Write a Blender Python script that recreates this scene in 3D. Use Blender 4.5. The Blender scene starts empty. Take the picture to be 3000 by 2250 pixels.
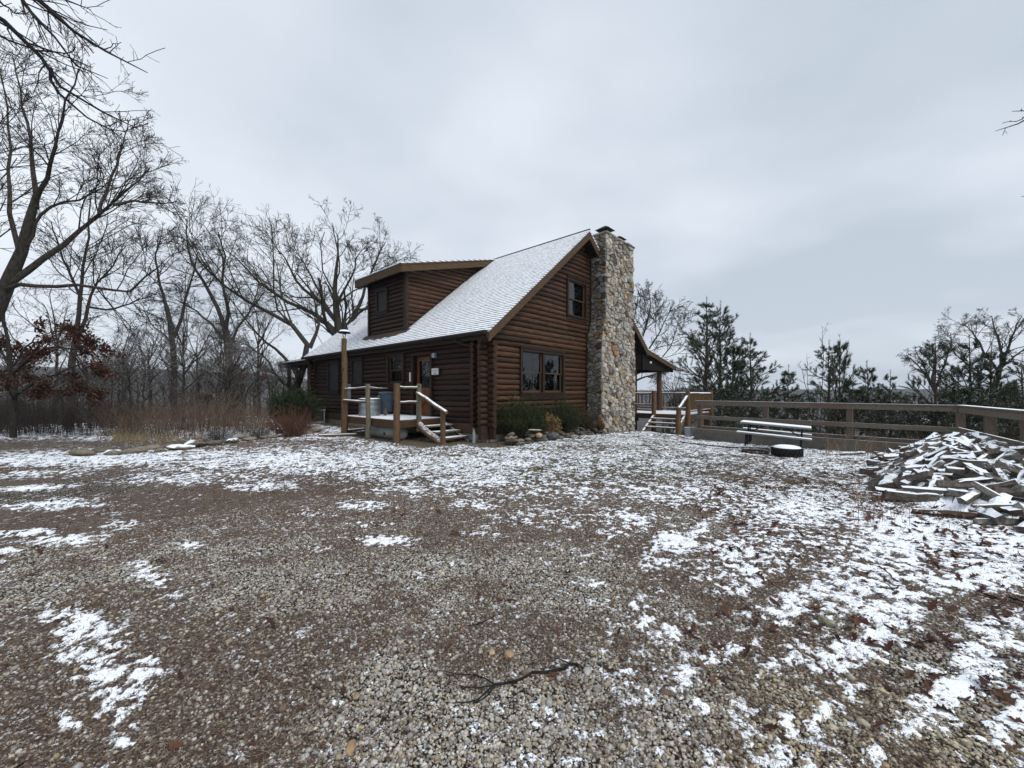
import bpy, math, random
import numpy as np
from mathutils import Vector, Matrix
R = math.radians
S = bpy.context.scene
COL = S.collection
rnd = random.Random(7)
NR = np.random.RandomState(11)

# ------------------------------------------------------------------ camera, world, sun, exposure
F = 1167.0            # focal length in pixels of the 3000 px wide photograph
CH = 1.6              # eye height
HY = 1147.0           # row of the horizon
cam = bpy.data.cameras.new('camera'); cam_o = bpy.data.objects.new('camera', cam); COL.objects.link(cam_o)
cam.sensor_width = 36; cam.lens = F/3000*36; cam.shift_y = (HY-1125)/3000
cam.clip_start = .05; cam.clip_end = 9000
cam_o.location = (0, 0, CH); cam_o.rotation_euler = (R(90), 0, 0)
S.camera = cam_o
S.view_settings.view_transform = 'Standard'; S.view_settings.look = 'None'
S.view_settings.exposure = 0.66; S.view_settings.gamma = 1

SUN_EL, SUN_AZ = 52, 128          # azimuth measured clockwise from +Y
w = bpy.data.worlds.new('World'); S.world = w; w.use_nodes = True
nt = w.node_tree; nt.nodes.clear()
def N_(t, ty, **k):
    n = t.nodes.new(ty)
    for a, b in k.items(): setattr(n, a, b)
    return n
out = N_(nt, 'ShaderNodeOutputWorld'); bg = N_(nt, 'ShaderNodeBackground'); bg2 = N_(nt, 'ShaderNodeBackground')
sky = N_(nt, 'ShaderNodeTexSky', sky_type='NISHITA', sun_disc=False, sun_elevation=R(SUN_EL), sun_rotation=R(SUN_AZ))
nt.links.new(sky.outputs[0], bg.inputs[0]); bg.inputs[1].default_value = .05
tc = N_(nt, 'ShaderNodeTexCoord'); sep = N_(nt, 'ShaderNodeSeparateXYZ'); nt.links.new(tc.outputs['Generated'], sep.inputs[0])
def mth(t, op, a, b=None, c=None, clamp=False):
    n = N_(t, 'ShaderNodeMath', operation=op); n.use_clamp = clamp
    for i, v in enumerate((a, b, c)):
        if v is None: continue
        if isinstance(v, (int, float)): n.inputs[i].default_value = v
        else: t.links.new(v, n.inputs[i])
    return n.outputs[0]
zz = mth(nt, 'ADD', mth(nt, 'MAXIMUM', sep.outputs[2], 0), .16)
cx = mth(nt, 'DIVIDE', sep.outputs[0], zz); cy = mth(nt, 'DIVIDE', sep.outputs[1], zz)
cmb = N_(nt, 'ShaderNodeCombineXYZ'); nt.links.new(cx, cmb.inputs[0]); nt.links.new(cy, cmb.inputs[1])
n1 = N_(nt, 'ShaderNodeTexNoise'); n1.inputs['Scale'].default_value = .62; n1.inputs['Detail'].default_value = 4; n1.inputs['Roughness'].default_value = .42
n1.inputs['Distortion'].default_value = .25
nt.links.new(cmb.outputs[0], n1.inputs['Vector'])
n2 = N_(nt, 'ShaderNodeTexNoise'); n2.inputs['Scale'].default_value = 1.6; n2.inputs['Detail'].default_value = 5
nt.links.new(cmb.outputs[0], n2.inputs['Vector'])
f = mth(nt, 'ADD', mth(nt, 'MULTIPLY', n1.outputs['Fac'], .8), mth(nt, 'MULTIPLY', n2.outputs['Fac'], .2))
f = mth(nt, 'SUBTRACT', f, mth(nt, 'MULTIPLY', sep.outputs[0], .10))
ramp = N_(nt, 'ShaderNodeValToRGB'); nt.links.new(f, ramp.inputs[0])
ramp.color_ramp.elements[0].position = .38; ramp.color_ramp.elements[0].color = (.405, .455, .52, 1)
ramp.color_ramp.elements[1].position = .62; ramp.color_ramp.elements[1].color = (.655, .70, .76, 1)
# paler towards the horizon
hz = mth(nt, 'POWER', mth(nt, 'SUBTRACT', 1, sep.outputs[2], clamp=True), 9)
mx = N_(nt, 'ShaderNodeMixRGB'); nt.links.new(mth(nt, 'MULTIPLY', hz, .5), mx.inputs[0]); nt.links.new(ramp.outputs[0], mx.inputs[1]); mx.inputs[2].default_value = (.64, .69, .76, 1)
nt.links.new(mx.outputs[0], bg2.inputs[0]); bg2.inputs[1].default_value = .92
ad = N_(nt, 'ShaderNodeMixShader'); ad.inputs[0].default_value = .93
nt.links.new(bg.outputs[0], ad.inputs[1]); nt.links.new(bg2.outputs[0], ad.inputs[2]); nt.links.new(ad.outputs[0], out.inputs[0])
sl = bpy.data.lights.new('sun', 'SUN'); sl.energy = 1.5; sl.angle = R(25); sl.color = (1, .965, .92)
so = bpy.data.objects.new('sun', sl); COL.objects.link(so)
sd = Vector((math.sin(R(SUN_AZ))*math.cos(R(SUN_EL)), math.cos(R(SUN_AZ))*math.cos(R(SUN_EL)), math.sin(R(SUN_EL))))
so.rotation_euler = sd.to_track_quat('Z', 'Y').to_euler()

# ------------------------------------------------------------------ frames and numeric noise
HA = math.atan2(.7402, .6724)       # the cabin's turn; local x runs along the gable wall, local y along the eave wall
C0 = Vector((-.784, 12.53, 0))
HM = Matrix.Translation(C0) @ Matrix.Rotation(HA, 4, 'Z')
def H(u, v, z=0): return HM @ Vector((u, v, z))
def P(px, py, D): return Vector(((px-1500)/F*D, D, CH-(py-HY)/F*D))
def sm(t): t = np.clip(t, 0, 1); return t*t*(3-2*t)
def hsh(ix, iy, s):
    h = (ix.astype(np.int64)*374761393 + iy.astype(np.int64)*668265263 + s*982451653) & 0xffffffff
    h = ((h ^ (h >> 13))*1274126177) & 0xffffffff
    h = (h ^ (h >> 16)) & 0xffffff
    return h/float(0xffffff)
def vn(x, y, s=0):
    ix = np.floor(x); iy = np.floor(y); fx = x-ix; fy = y-iy; fx = fx*fx*(3-2*fx); fy = fy*fy*(3-2*fy)
    a = hsh(ix, iy, s); b = hsh(ix+1, iy, s); c = hsh(ix, iy+1, s); d = hsh(ix+1, iy+1, s)
    return (a*(1-fx)+b*fx)*(1-fy)+(c*(1-fx)+d*fx)*fy
def fbm(x, y, s=0, o=4, g=.5):
    t = 0; a = 1; n = 0
    for i in range(o):
        t = t+a*vn(x*2**i+17.3*i, y*2**i-9.1*i, s+i); n += a; a *= g
    return t/n
FA = np.array((7.19, 15.54)); FB = np.array((11.55, 10.3)); FC = np.array((8.55, 6.0))
def gz(x, y):
    x = np.asarray(x, float); y = np.asarray(y, float)
    g = -.27*sm((x-1)/7)*sm((y-5)/11)
    d = FB-FA; d = d/np.linalg.norm(d); d1 = (x-FA[0])*(-d[1])+(y-FA[1])*d[0]
    u = (x-C0.x)*.6724+(y-C0.y)*.7402; v = -(x-C0.x)*.7402+(y-C0.y)*.6724
    d2 = u-15.5; d3 = v-21
    ax = np.maximum(0, d1-.4)*sm((x-2)/6)
    q = np.maximum(np.maximum(ax, d2), np.maximum(d3, y+.35*x-26)); q = np.maximum(q, np.hypot(x, y)-42)
    q = np.maximum(q, 0)
    drop = np.where(q < 60, .24*q-.0008*q*q*0, .24*60)
    drop = drop*sm(q/3)
    und = (fbm(x*.3, y*.3, 5, 2)-.5)*.10*sm((np.hypot(x, y)-1)/6)
    return g-drop+und*.6

# ------------------------------------------------------------------ materials
def new(name):
    m = bpy.data.materials.new(name); m.use_nodes = True
    t = m.node_tree; b = t.nodes['Principled BSDF']; b.inputs['Specular IOR Level'].default_value = .18
    return m, t, b
def coordv(t, kind='Object', sc=(1, 1, 1)):
    c = N_(t, 'ShaderNodeTexCoord'); mp = N_(t, 'ShaderNodeMapping'); mp.inputs['Scale'].default_value = sc
    if kind == 'World':
        g = N_(t, 'ShaderNodeNewGeometry'); t.links.new(g.outputs['Position'], mp.inputs[0])
    else: t.links.new(c.outputs[kind], mp.inputs[0])
    return mp.outputs[0]
def noise(t, v, s, d=4, r=.55, dist=0):
    n = N_(t, 'ShaderNodeTexNoise'); n.inputs['Scale'].default_value = s; n.inputs['Detail'].default_value = d
    n.inputs['Roughness'].default_value = r; n.inputs['Distortion'].default_value = dist
    t.links.new(v, n.inputs['Vector']); return n.outputs['Fac']
def rampc(t, f, stops):
    r = N_(t, 'ShaderNodeValToRGB'); t.links.new(f, r.inputs[0]); e = r.color_ramp.elements
    while len(e) < len(stops): e.new(.5)
    for i, (p, c) in enumerate(stops): e[i].position = p; e[i].color = (*c, 1) if len(c) == 3 else c
    return r.outputs[0]
def mixc(t, f, a, b):
    m = N_(t, 'ShaderNodeMixRGB')
    for i, v in enumerate((f, a, b)):
        if isinstance(v, (int, float)): m.inputs[i].default_value = v
        elif isinstance(v, tuple): m.inputs[i].default_value = (*v, 1)
        else: t.links.new(v, m.inputs[i])
    return m.outputs[0]
def sstep(t, x, lo, hi):
    m = N_(t, 'ShaderNodeMapRange', interpolation_type='SMOOTHSTEP'); t.links.new(x, m.inputs[0])
    m.inputs[1].default_value = lo; m.inputs[2].default_value = hi; return m.outputs[0]
def bump(t, b, h, st, dist=.02):
    n = N_(t, 'ShaderNodeBump'); n.inputs['Strength'].default_value = st; n.inputs['Distance'].default_value = dist
    t.links.new(h, n.inputs['Height']); t.links.new(n.outputs[0], b.inputs['Normal'])
SNOW = (.80, .84, .90)
def snow_on(t, b, col, amt, ns=9, thr=.55):
    g = N_(t, 'ShaderNodeNewGeometry'); s = N_(t, 'ShaderNodeSeparateXYZ'); t.links.new(g.outputs['True Normal'], s.inputs[0])
    mp = N_(t, 'ShaderNodeMapping'); t.links.new(g.outputs['Position'], mp.inputs[0])
    n = noise(t, mp.outputs[0], ns, 5, .7)
    f = mth(t, 'ADD', s.outputs[2], mth(t, 'MULTIPLY', mth(t, 'SUBTRACT', n, .5), 1.6*(1.05-amt)))
    f = sstep(t, f, thr, thr+.12)
    f = mth(t, 'MULTIPLY', f, sstep(t, mth(t, 'ADD', noise(t, mp.outputs[0], ns*3.1, 3), (amt-.5)*1.2), .30, .45))
    return mixc(t, f, col, SNOW)
def wood(name, a, b_, sc=(1, 1, 1), s=6, rough=.75, knots=0, snow=0, bm=.4, third=None, kind='Object', tone=False):
    m, t, b = new(name); v = coordv(t, kind, sc)
    f = noise(t, v, s, 6, .6, .3); c = rampc(t, f, [(.3, a), (.68, b_)])
    if third:
        f2 = noise(t, coordv(t, kind), 1.1, 4, .6); c = mixc(t, sstep(t, f2, .5, .68), c, third)
    if tone:
        at_ = N_(t, 'ShaderNodeAttribute', attribute_name='Col'); mm = N_(t, 'ShaderNodeMixRGB', blend_type='MULTIPLY'); mm.inputs[0].default_value = 1; t.links.new(c, mm.inputs[1]); t.links.new(at_.outputs['Color'], mm.inputs[2]); c = mm.outputs[0]
    if knots:
        vo = N_(t, 'ShaderNodeTexVoronoi'); vo.inputs['Scale'].default_value = knots; t.links.new(coordv(t, kind, (1, 1, 1.3)), vo.inputs['Vector'])
        c = mixc(t, sstep(t, vo.outputs['Distance'], .16, .07), c, tuple(x*.25 for x in a))
    if snow: c = snow_on(t, b, c, snow)
    t.links.new(c, b.inputs['Base Color']); b.inputs['Roughness'].default_value = rough
    bump(t, b, f, bm, .01); return m
def plain(name, c, rough=.6, metal=0, var=.25, s=5, snow=0, bm=.15):
    m, t, b = new(name); v = coordv(t); f = noise(t, v, s, 5, .6)
    col = rampc(t, f, [(.3, tuple(x*(1-var) for x in c)), (.7, tuple(min(1, x*(1+var)) for x in c))])
    if snow: col = snow_on(t, b, col, snow)
    t.links.new(col, b.inputs['Base Color']); b.inputs['Roughness'].default_value = rough; b.inputs['Metallic'].default_value = metal
    bump(t, b, f, bm, .01); return m
def colored(name, rough=.85, snow=0, var=.35, s=14, bm=.5, ao=0, thr=.55, ns=9):
    m, t, b = new(name); a = N_(t, 'ShaderNodeAttribute', attribute_name='Col')
    f = noise(t, coordv(t), s, 6, .65); k = rampc(t, f, [(.3, (1-var,)*3), (.7, (1+var,)*3)])
    mm = N_(t, 'ShaderNodeMixRGB', blend_type='MULTIPLY'); mm.inputs[0].default_value = 1
    t.links.new(a.outputs['Color'], mm.inputs[1]); t.links.new(k, mm.inputs[2]); c = mm.outputs[0]
    if snow: c = snow_on(t, b, c, snow, ns, thr)
    t.links.new(c, b.inputs['Base Color']); b.inputs['Roughness'].default_value = rough; bump(t, b, f, bm, .012); return m
M = {}
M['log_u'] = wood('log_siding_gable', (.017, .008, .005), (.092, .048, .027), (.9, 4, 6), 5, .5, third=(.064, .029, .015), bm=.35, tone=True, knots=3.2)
M['log_v'] = wood('log_siding_eave_shaded', (.009, .005, .004), (.044, .019, .014), (4, .9, 6), 5, .55, third=(.026, .011, .009), bm=.35, tone=True, knots=3.2)  # darker than the gable logs: overhang shade is put into the colour
M['log_end'] = wood('log_ends', (.018, .009, .006), (.066, .034, .020), (3, 3, 3), 6, .7)
M['trim'] = wood('dark_trim', (.018, .011, .009), (.042, .026, .019), (4, 4, 1), 6, .6)
M['board'] = wood('roof_edge_board', (.050, .030, .016), (.105, .066, .036), (1.2, 1.2, 8), 5, .7, knots=2.6, bm=.2)
M['soffit'] = plain('soffit_wood_shaded', (.009, .006, .005), .8)  # near-black base colour carries the shade under the eaves
M['pole'] = wood('peeled_pole', (.060, .034, .017), (.165, .100, .054), (9, 9, 1.2), 4, .75, knots=3.0, snow=0, third=(.090, .066, .042))
M['polesnow'] = wood('peeled_pole_snowed', (.075, .050, .028), (.18, .125, .075), (6, 6, 6), 4, .8, snow=.72)
M['polegrey'] = wood('weathered_pole', (.085, .074, .050), (.20, .18, .125), (9, 9, 1.2), 4, .8, knots=2.6)
M['polered'] = wood('stained_log_post', (.050, .024, .014), (.12, .062, .034), (6, 6, 1.2), 4, .7)
M['deckboard'] = wood('deck_board_snowed', (.10, .06, .035), (.2, .12, .07), (1, 6, 6), 4, .7, snow=.98)
M['joist'] = wood('stained_joist', (.042, .024, .014), (.10, .056, .033), (1.5, 1.5, 7), 5, .65)
M['stair'] = wood('stair_wood_snowed', (.085, .062, .036), (.19, .14, .085), (2, 2, 6), 5, .8, snow=.93)
M['stairlog'] = wood('log_stringer', (.10, .062, .035), (.24, .16, .095), (4, 4, 4), 4, .8, snow=.4)
M['conc'] = plain('concrete', (.27, .255, .225), .9, s=4, var=.3)
M['concgreen'] = plain('grey_tank_shell', (.23, .235, .215), .8, s=3)
M['door'] = wood('varnished_door', (.085, .030, .012), (.17, .068, .028), (6, 6, 1), 4, .45)
M['iron'] = plain('black_iron', (.010, .010, .011), .6, 0)
M['gutter'] = plain('dark_gutter', (.028, .023, .020), .35, .2)
M['galv'] = plain('galvanised_steel', (.30, .33, .345), .38, .8, s=9)
M['galvdull'] = plain('dull_galvanised', (.36, .39, .41), .55, .6, s=7)
M['snow'] = plain('snow', SNOW, .75, var=.03, s=12, bm=.5)
M['can'] = plain('blue_plastic', (.060, .085, .120), .45)
M['beige'] = plain('pale_green_metal', (.33, .36, .33), .55)
M['meter'] = plain('grey_meter_metal', (.40, .42, .43), .5, .2)
M['white'] = plain('white_paint', (.62, .62, .60), .6, var=.08)
M['black'] = plain('black_rubber', (.020, .020, .021), .85, snow=0)
M['curtain'] = plain('curtain', (.62, .62, .66), .9, var=.15, s=30)
M['indoor'] = plain('dark_interior', (.10, .065, .045), .9)
M['fence'] = wood('fence_board', (.095, .075, .058), (.19, .16, .13), (3, 3, 7), 5, .85, snow=.80, third=(.13, .095, .07), kind='World')
M['fencepost'] = wood('fence_post', (.075, .055, .042), (.14, .11, .085), (6, 6, 1), 5, .85, kind='World')
M['kerb'] = plain('kerb_concrete', (.13, .125, .11), .9, s=3)
M['firewood'] = colored('split_firewood', snow=.55, s=20, var=.6, bm=1, thr=.645, ns=15)
M['stone'] = colored('fieldstone', s=10, var=.35, bm=.7)
M['rock'] = colored('garden_rock', s=9, var=.4, bm=.8)
M['rocksnow'] = colored('garden_rock_snowed', s=9, var=.4, bm=.8, snow=.80)
M['pebble'] = colored('pebble', s=60, var=.25, bm=.3)
M['leaf'] = colored('dead_leaf', s=30, var=.3, bm=.2)
M['mortar'] = plain('dark_mortar', (.028, .025, .021), .95)
M['needle'] = colored('needles', s=3, var=.25, bm=0, rough=.7)
def barkm(name, a, b_, snow=0):
    m, t, b = new(name); f = noise(t, coordv(t, 'World', (5, 5, 1.6)), 4, 6, .65)
    c = rampc(t, f, [(.32, a), (.7, b_)])
    if snow: c = snow_on(t, b, c, snow, 6, .45)
    t.links.new(c, b.inputs['Base Color']); b.inputs['Roughness'].default_value = .9; bump(t, b, f, .7, .03); return m
M['bark'] = barkm('oak_bark', (.024, .021, .018), (.082, .072, .060))
M['barkdark'] = barkm('dark_bark', (.010, .009, .010), (.028, .026, .025))
M['barksnow'] = barkm('snow_dusted_bark', (.045, .040, .034), (.13, .115, .10), .62)
M['barkfrost'] = barkm('lightly_snowed_bark', (.045, .040, .034), (.13, .115, .10), .34)
M['barkgrey'] = barkm('grey_bark', (.020, .018, .016), (.060, .053, .047))
M['pinebark'] = barkm('pine_bark', (.032, .024, .019), (.085, .065, .052))
M['weed'] = colored('dry_weed', s=4, var=.25, bm=0)
# glass
m, t, b = new('window_glass'); t.nodes.remove(b); o_ = t.nodes['Material Output']
gl = N_(t, 'ShaderNodeBsdfGlossy'); gl.inputs['Roughness'].default_value = .015; gl.inputs['Color'].default_value = (.9, .93, .97, 1)
tr = N_(t, 'ShaderNodeBsdfTransparent'); tr.inputs[0].default_value = (.86, .88, .88, 1)
fr = N_(t, 'ShaderNodeFresnel'); fr.inputs[0].default_value = 1.5
mxs = N_(t, 'ShaderNodeMixShader'); t.links.new(mth(t, 'ADD', mth(t, 'MULTIPLY', fr.outputs[0], 1.15), .02, clamp=True), mxs.inputs[0])
t.links.new(tr.outputs[0], mxs.inputs[1]); t.links.new(gl.outputs[0], mxs.inputs[2]); t.links.new(mxs.outputs[0], o_.inputs[0]); M['glass'] = m
# screened window (dark)
M['screen'] = plain('insect_screen', (.030, .033, .036), .6)
# roof with snow lying on the shingle courses
m, t, b = new('snowy_shingles'); v = coordv(t)
sp = N_(t, 'ShaderNodeSeparateXYZ'); t.links.new(v, sp.inputs[0])
row = mth(t, 'DIVIDE', mth(t, 'ADD', sp.outputs[2], mth(t, 'MULTIPLY', noise(t, v, 1.2, 2), .02)), .0905)
fr_ = mth(t, 'FRACT', row); fl = mth(t, 'FLOOR', row)
cb = N_(t, 'ShaderNodeCombineXYZ'); t.links.new(mth(t, 'MULTIPLY', sp.outputs[1], 5.5), cb.inputs[0]); t.links.new(mth(t, 'MULTIPLY', fl, 3.7), cb.inputs[1])
nb = noise(t, cb.outputs[0], 1.0, 3, .7)
wd = mth(t, 'MULTIPLY', mth(t, 'SUBTRACT', nb, .14), 1.05)
ln = mth(t, 'MULTIPLY', sstep(t, mth(t, 'SUBTRACT', wd, fr_), -.04, .05), 1)
pt = sstep(t, mth(t, 'ADD', noise(t, v, 1.3, 5, .7), 0), .66, .78)
ln = mth(t, 'MAXIMUM', mth(t, 'MULTIPLY', ln, .92), mth(t, 'MULTIPLY', pt, .10))
c = mixc(t, ln, SNOW, rampc(t, noise(t, v, 30, 3), [(.3, (.050, .045, .042)), (.7, (.15, .14, .13))]))
t.links.new(c, b.inputs['Base Color']); b.inputs['Roughness'].default_value = .8; bump(t, b, ln, -.5, .02); M['roof'] = m
M['wetshingle'] = plain('wet_shingles', (.060, .045, .030), .7, var=.5, s=14, bm=.6)

# ------------------------------------------------------------------ mesh builder
class MB:
    def __init__(s): s.v = []; s.f = []; s.c = []; s.sm = []; s.col = (1, 1, 1)
    def add(s, vs, fs, smooth=False):
        n = len(s.v); s.v += [tuple(p) for p in vs]
        for f in fs: s.f.append(tuple(i+n for i in f)); s.c.append(s.col); s.sm.append(smooth)
    def box(s, a, b):
        x0, y0, z0 = a; x1, y1, z1 = b
        s.add([(x0, y0, z0), (x1, y0, z0), (x1, y1, z0), (x0, y1, z0), (x0, y0, z1), (x1, y0, z1), (x1, y1, z1), (x0, y1, z1)],
              [(0, 3, 2, 1), (4, 5, 6, 7), (0, 1, 5, 4), (1, 2, 6, 5), (2, 3, 7, 6), (3, 0, 4, 7)])
    def beam(s, p, q, w_, h_, up=(0, 0, 1)):
        p = Vector(p); q = Vector(q); d = (q-p).normalized(); r = d.cross(Vector(up)).normalized(); u = r.cross(d)
        vs = []
        for e in (p, q):
            for a, b in ((-1, -1), (1, -1), (1, 1), (-1, 1)): vs.append(e+r*(a*w_/2)+u*(b*h_/2))
        s.add(vs, [(0, 1, 2, 3), (7, 6, 5, 4), (0, 4, 5, 1), (1, 5, 6, 2), (2, 6, 7, 3), (3, 7, 4, 0)])
    def prism(s, poly, a, b, ax):   # 2D polygon extruded along an axis
        def p3(p, k):
            return {'y': (p[0], k, p[1]), 'x': (k, p[0], p[1]), 'z': (p[0], p[1], k)}[ax]
        n = len(poly)
        s.add([p3(p, a) for p in poly]+[p3(p, b) for p in poly],
              [tuple(range(n))[::-1], tuple(range(n, 2*n))]+[(i, (i+1) % n, (i+1) % n+n, i+n) for i in range(n)])
    def tube(s, pts, rad, k=8, wob=0, cap=True, smooth=True):
        pts = [Vector(p) for p in pts]; n = len(pts)
        if not isinstance(rad, (list, tuple)): rad = [rad]*n
        vs = []; ref = None
        for i, p in enumerate(pts):
            d = (pts[min(i+1, n-1)]-pts[max(i-1, 0)]).normalized()
            if ref is None:
                ref = Vector((0, 0, 1)) if abs(d.z) < .9 else Vector((1, 0, 0))
            r = (ref-d*ref.dot(d)).normalized(); ref = r; q = d.cross(r)
            for j in range(k):
                a = 2*math.pi*j/k; rr = rad[i]*(1+rnd.uniform(-wob, wob)); vs.append(p+r*math.cos(a)*rr+q*math.sin(a)*rr)
        fs = [(i*k+j, i*k+(j+1) % k, (i+1)*k+(j+1) % k, (i+1)*k+j) for i in range(n-1) for j in range(k)]
        s.add(vs, fs, smooth)
        if cap: s.add([vs[j] for j in range(k)]+[vs[(n-1)*k+j] for j in range(k)], [tuple(range(k))[::-1], tuple(range(k, 2*k))])
    def lathe(s, prof, cx=0, cy=0, k=24, smooth=True, sx=1, sy=1):
        vs = [(cx+r*math.cos(2*math.pi*j/k)*sx, cy+r*math.sin(2*math.pi*j/k)*sy, z) for r, z in prof for j in range(k)]
        s.add(vs, [(i*k+j, i*k+(j+1) % k, (i+1)*k+(j+1) % k, (i+1)*k+j) for i in range(len(prof)-1) for j in range(k)], smooth)
    def build(s, name, mt, parent=None, org=(0, 0, 0)):
        me = bpy.data.meshes.new(name); o = Vector(org)
        me.from_pydata([(a-o.x, b-o.y, c-o.z) for a, b, c in s.v], [], s.f)
        me.materials.append(M[mt] if isinstance(mt, str) else mt)
        me.polygons.foreach_set('use_smooth', s.sm)
        at = me.color_attributes.new('Col', 'FLOAT_COLOR', 'CORNER')
        arr = np.empty((len(me.loops), 4), np.float32); arr[:, 3] = 1
        lt = np.repeat(np.arange(len(s.f)), [len(f) for f in s.f]); arr[:, :3] = np.array(s.c, np.float32)[lt]
        at.data.foreach_set('color', arr.ravel())
        ob = bpy.data.objects.new(name, me); COL.objects.link(ob)
        if parent: ob.parent = parent
        return ob
def arrmesh(name, V, Fc, mt, parent=None, cols=None, smooth=False, attrs=None):
    V = np.asarray(V, np.float32); Fc = np.asarray(Fc, np.int32); k = Fc.shape[1]; n = len(Fc)
    me = bpy.data.meshes.new(name); me.vertices.add(len(V)); me.vertices.foreach_set('co', V.ravel())
    me.loops.add(n*k); me.loops.foreach_set('vertex_index', Fc.ravel()); me.polygons.add(n)
    me.polygons.foreach_set('loop_start', np.arange(0, n*k, k, dtype=np.int32))
    me.polygons.foreach_set('use_smooth', np.full(n, smooth))
    me.materials.append(M[mt] if isinstance(mt, str) else mt)
    if cols is not None:
        at = me.color_attributes.new('Col', 'FLOAT_COLOR', 'POINT'); a = np.ones((len(V), 4), np.float32); a[:, :3] = cols; at.data.foreach_set('color', a.ravel())
    for nm, arr in (attrs or {}).items():
        at = me.attributes.new(nm, 'FLOAT', 'POINT'); at.data.foreach_set('value', np.asarray(arr, np.float32))
    me.update(calc_edges=True)
    ob = bpy.data.objects.new(name, me); COL.objects.link(ob)
    if parent: ob.parent = parent
    return ob
def tag(o, label=None, cat=None, group=None, kind=None):
    if label: o['label'] = label
    if cat: o['category'] = cat
    if group: o['group'] = group
    if kind: o['kind'] = kind
    return o
def thing(name, label, cat, loc=(0, 0, 0), rz=0, group=None):
    o = bpy.data.objects.new(name, None); COL.objects.link(o); o.location = loc; o.rotation_euler = (0, 0, rz); o.empty_display_size = .2
    return tag(o, label, cat, group)
def hthing(name, label, cat, uvz, group=None):   # a thing standing in the cabin's frame; meshes are given in cabin coordinates with org=uvz
    return thing(name, label, cat, H(*uvz), HA, group)

# ------------------------------------------------------------------ ground
def img(x, y, z=0):  # where a ground point lies in the photograph; used only to read snow cover off the photo into world positions
    yy = np.maximum(y, .3); return 1500+F*x/yy, HY+F*(CH-z)/yy
BL = [  # photo position, radii, angle, cover
 (2420, 1370, 330, 45, 0, .66), (2620, 1420, 200, 50, 0, .66), (2250, 1620, 260, 70, -15, .60), (2500, 1700, 300, 90, -25, .66), (2900, 1900, 260, 110, -30, .62), (2300, 1930, 120, 60, -30, .45), (1600, 1520, 200, 45, 0, .38), (1700, 1620, 160, 50, 0, .34), (2620, 1800, 200, 60, -30, .7),
 (250, 1345, 620, 28, 4, .72), (900, 1350, 520, 50, 0, .78), (1330, 1365, 480, 72, 0, .76), (1500, 1330, 300, 45, 0, .66), (1800, 1360, 560, 90, 3, .62), (1750, 1290, 300, 28, 0, .62), (1120, 1308, 200, 22, 0, .66),
 (2150, 1300, 330, 45, 4, .62), (620, 1400, 320, 22, 4, .55), (100, 1390, 220, 16, 5, .55), (1250, 1430, 260, 35, 0, .45), (1650, 1440, 330, 40, 0, .52),
 (110, 1430, 130, 9, 12, .8), (150, 1480, 190, 16, 10, .72), (60, 1560, 120, 12, 8, .68), (210, 1585, 120, 18, 10, .72), (20, 1615, 70, 10, 5, .75), (350, 1540, 90, 16, 10, .42),
 (1060, 1480, 90, 18, 3, .62), (1110, 1585, 110, 17, 2, .85), (930, 1610, 60, 20, 0, .45), (1080, 1535, 70, 10, 5, .55), (760, 1425, 130, 18, 6, .58), (1400, 1480, 90, 25, 0, .5),
 (1420, 1560, 60, 25, 0, .4), (1350, 1640, 40, 30, 0, .35), (1220, 1690, 30, 18, 0, .45), (450, 1690, 85, 35, 25, .66), (255, 1850, 130, 60, 25, .74),
 (300, 1990, 170, 95, 45, .66), (430, 1960, 60, 55, 60, .70), (210, 2120, 60, 30, 30, .62), (80, 1835, 90, 28, 10, .45), (360, 2180, 35, 22, 10, .5), (560, 1600, 60, 18, 0, .35),
 (2060, 1440, 380, 60, -6, .62), (2350, 1480, 340, 75, -12, .70), (2700, 1560, 330, 110, -20, .78), (2950, 1640, 260, 90, -20, .86), (2450, 1330, 300, 30, -3, .66),
 (1850, 1520, 110, 38, 0, .62), (1990, 1575, 110, 50, -20, .68), (1930, 1650, 80, 30, 0, .58), (1800, 1560, 60, 25, 0, .5), (1880, 1790, 40, 75, -15, .66), (1970, 1860, 60, 40, -25, .72),
 (2000, 2010, 65, 60, -30, .80), (2050, 2075, 40, 35, -30, .72), (1850, 1960, 60, 18, -15, .45), (1740, 1720, 45, 20, -20, .5), (1770, 1850, 40, 20, 0, .3),
 (2350, 1760, 170, 50, -25, .80), (2550, 1880, 220, 62, -32, .86), (2800, 2010, 260, 62, -35, .92), (2960, 2120, 120, 55, -35, .85), (2200, 1690, 110, 45, -25, .60),
 (2700, 1730, 330, 70, -20, .60), (2150, 1900, 75, 35, -20, .58), (2190, 1800, 60, 20, -25, .55), (2080, 1940, 45, 22, 0, .6), (2440, 2065, 130, 30, -35, .60), (2420, 1990, 90, 28, -25, .55),
 (2560, 2215, 70, 40, -40, .72), (2310, 2125, 55, 45, -40, .5), (2130, 2210, 60, 25, 0, .4), (2180, 1590, 160, 50, -15, .55), (1510, 1980, 25, 14, 0, .55), (1560, 2130, 25, 18, 0, .5),
 (1640, 1950, 60, 18, -10, .5), (2850, 1460, 220, 60, 0, .8), (1280, 1860, 24, 14, 0, .3), (980, 2060, 30, 20, 30, .4), (900, 1500, 60, 12, 4, .35), (1960, 2170, 40, 24, -20, .4), (2700, 2120, 60, 22, -30, .45)]
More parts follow.
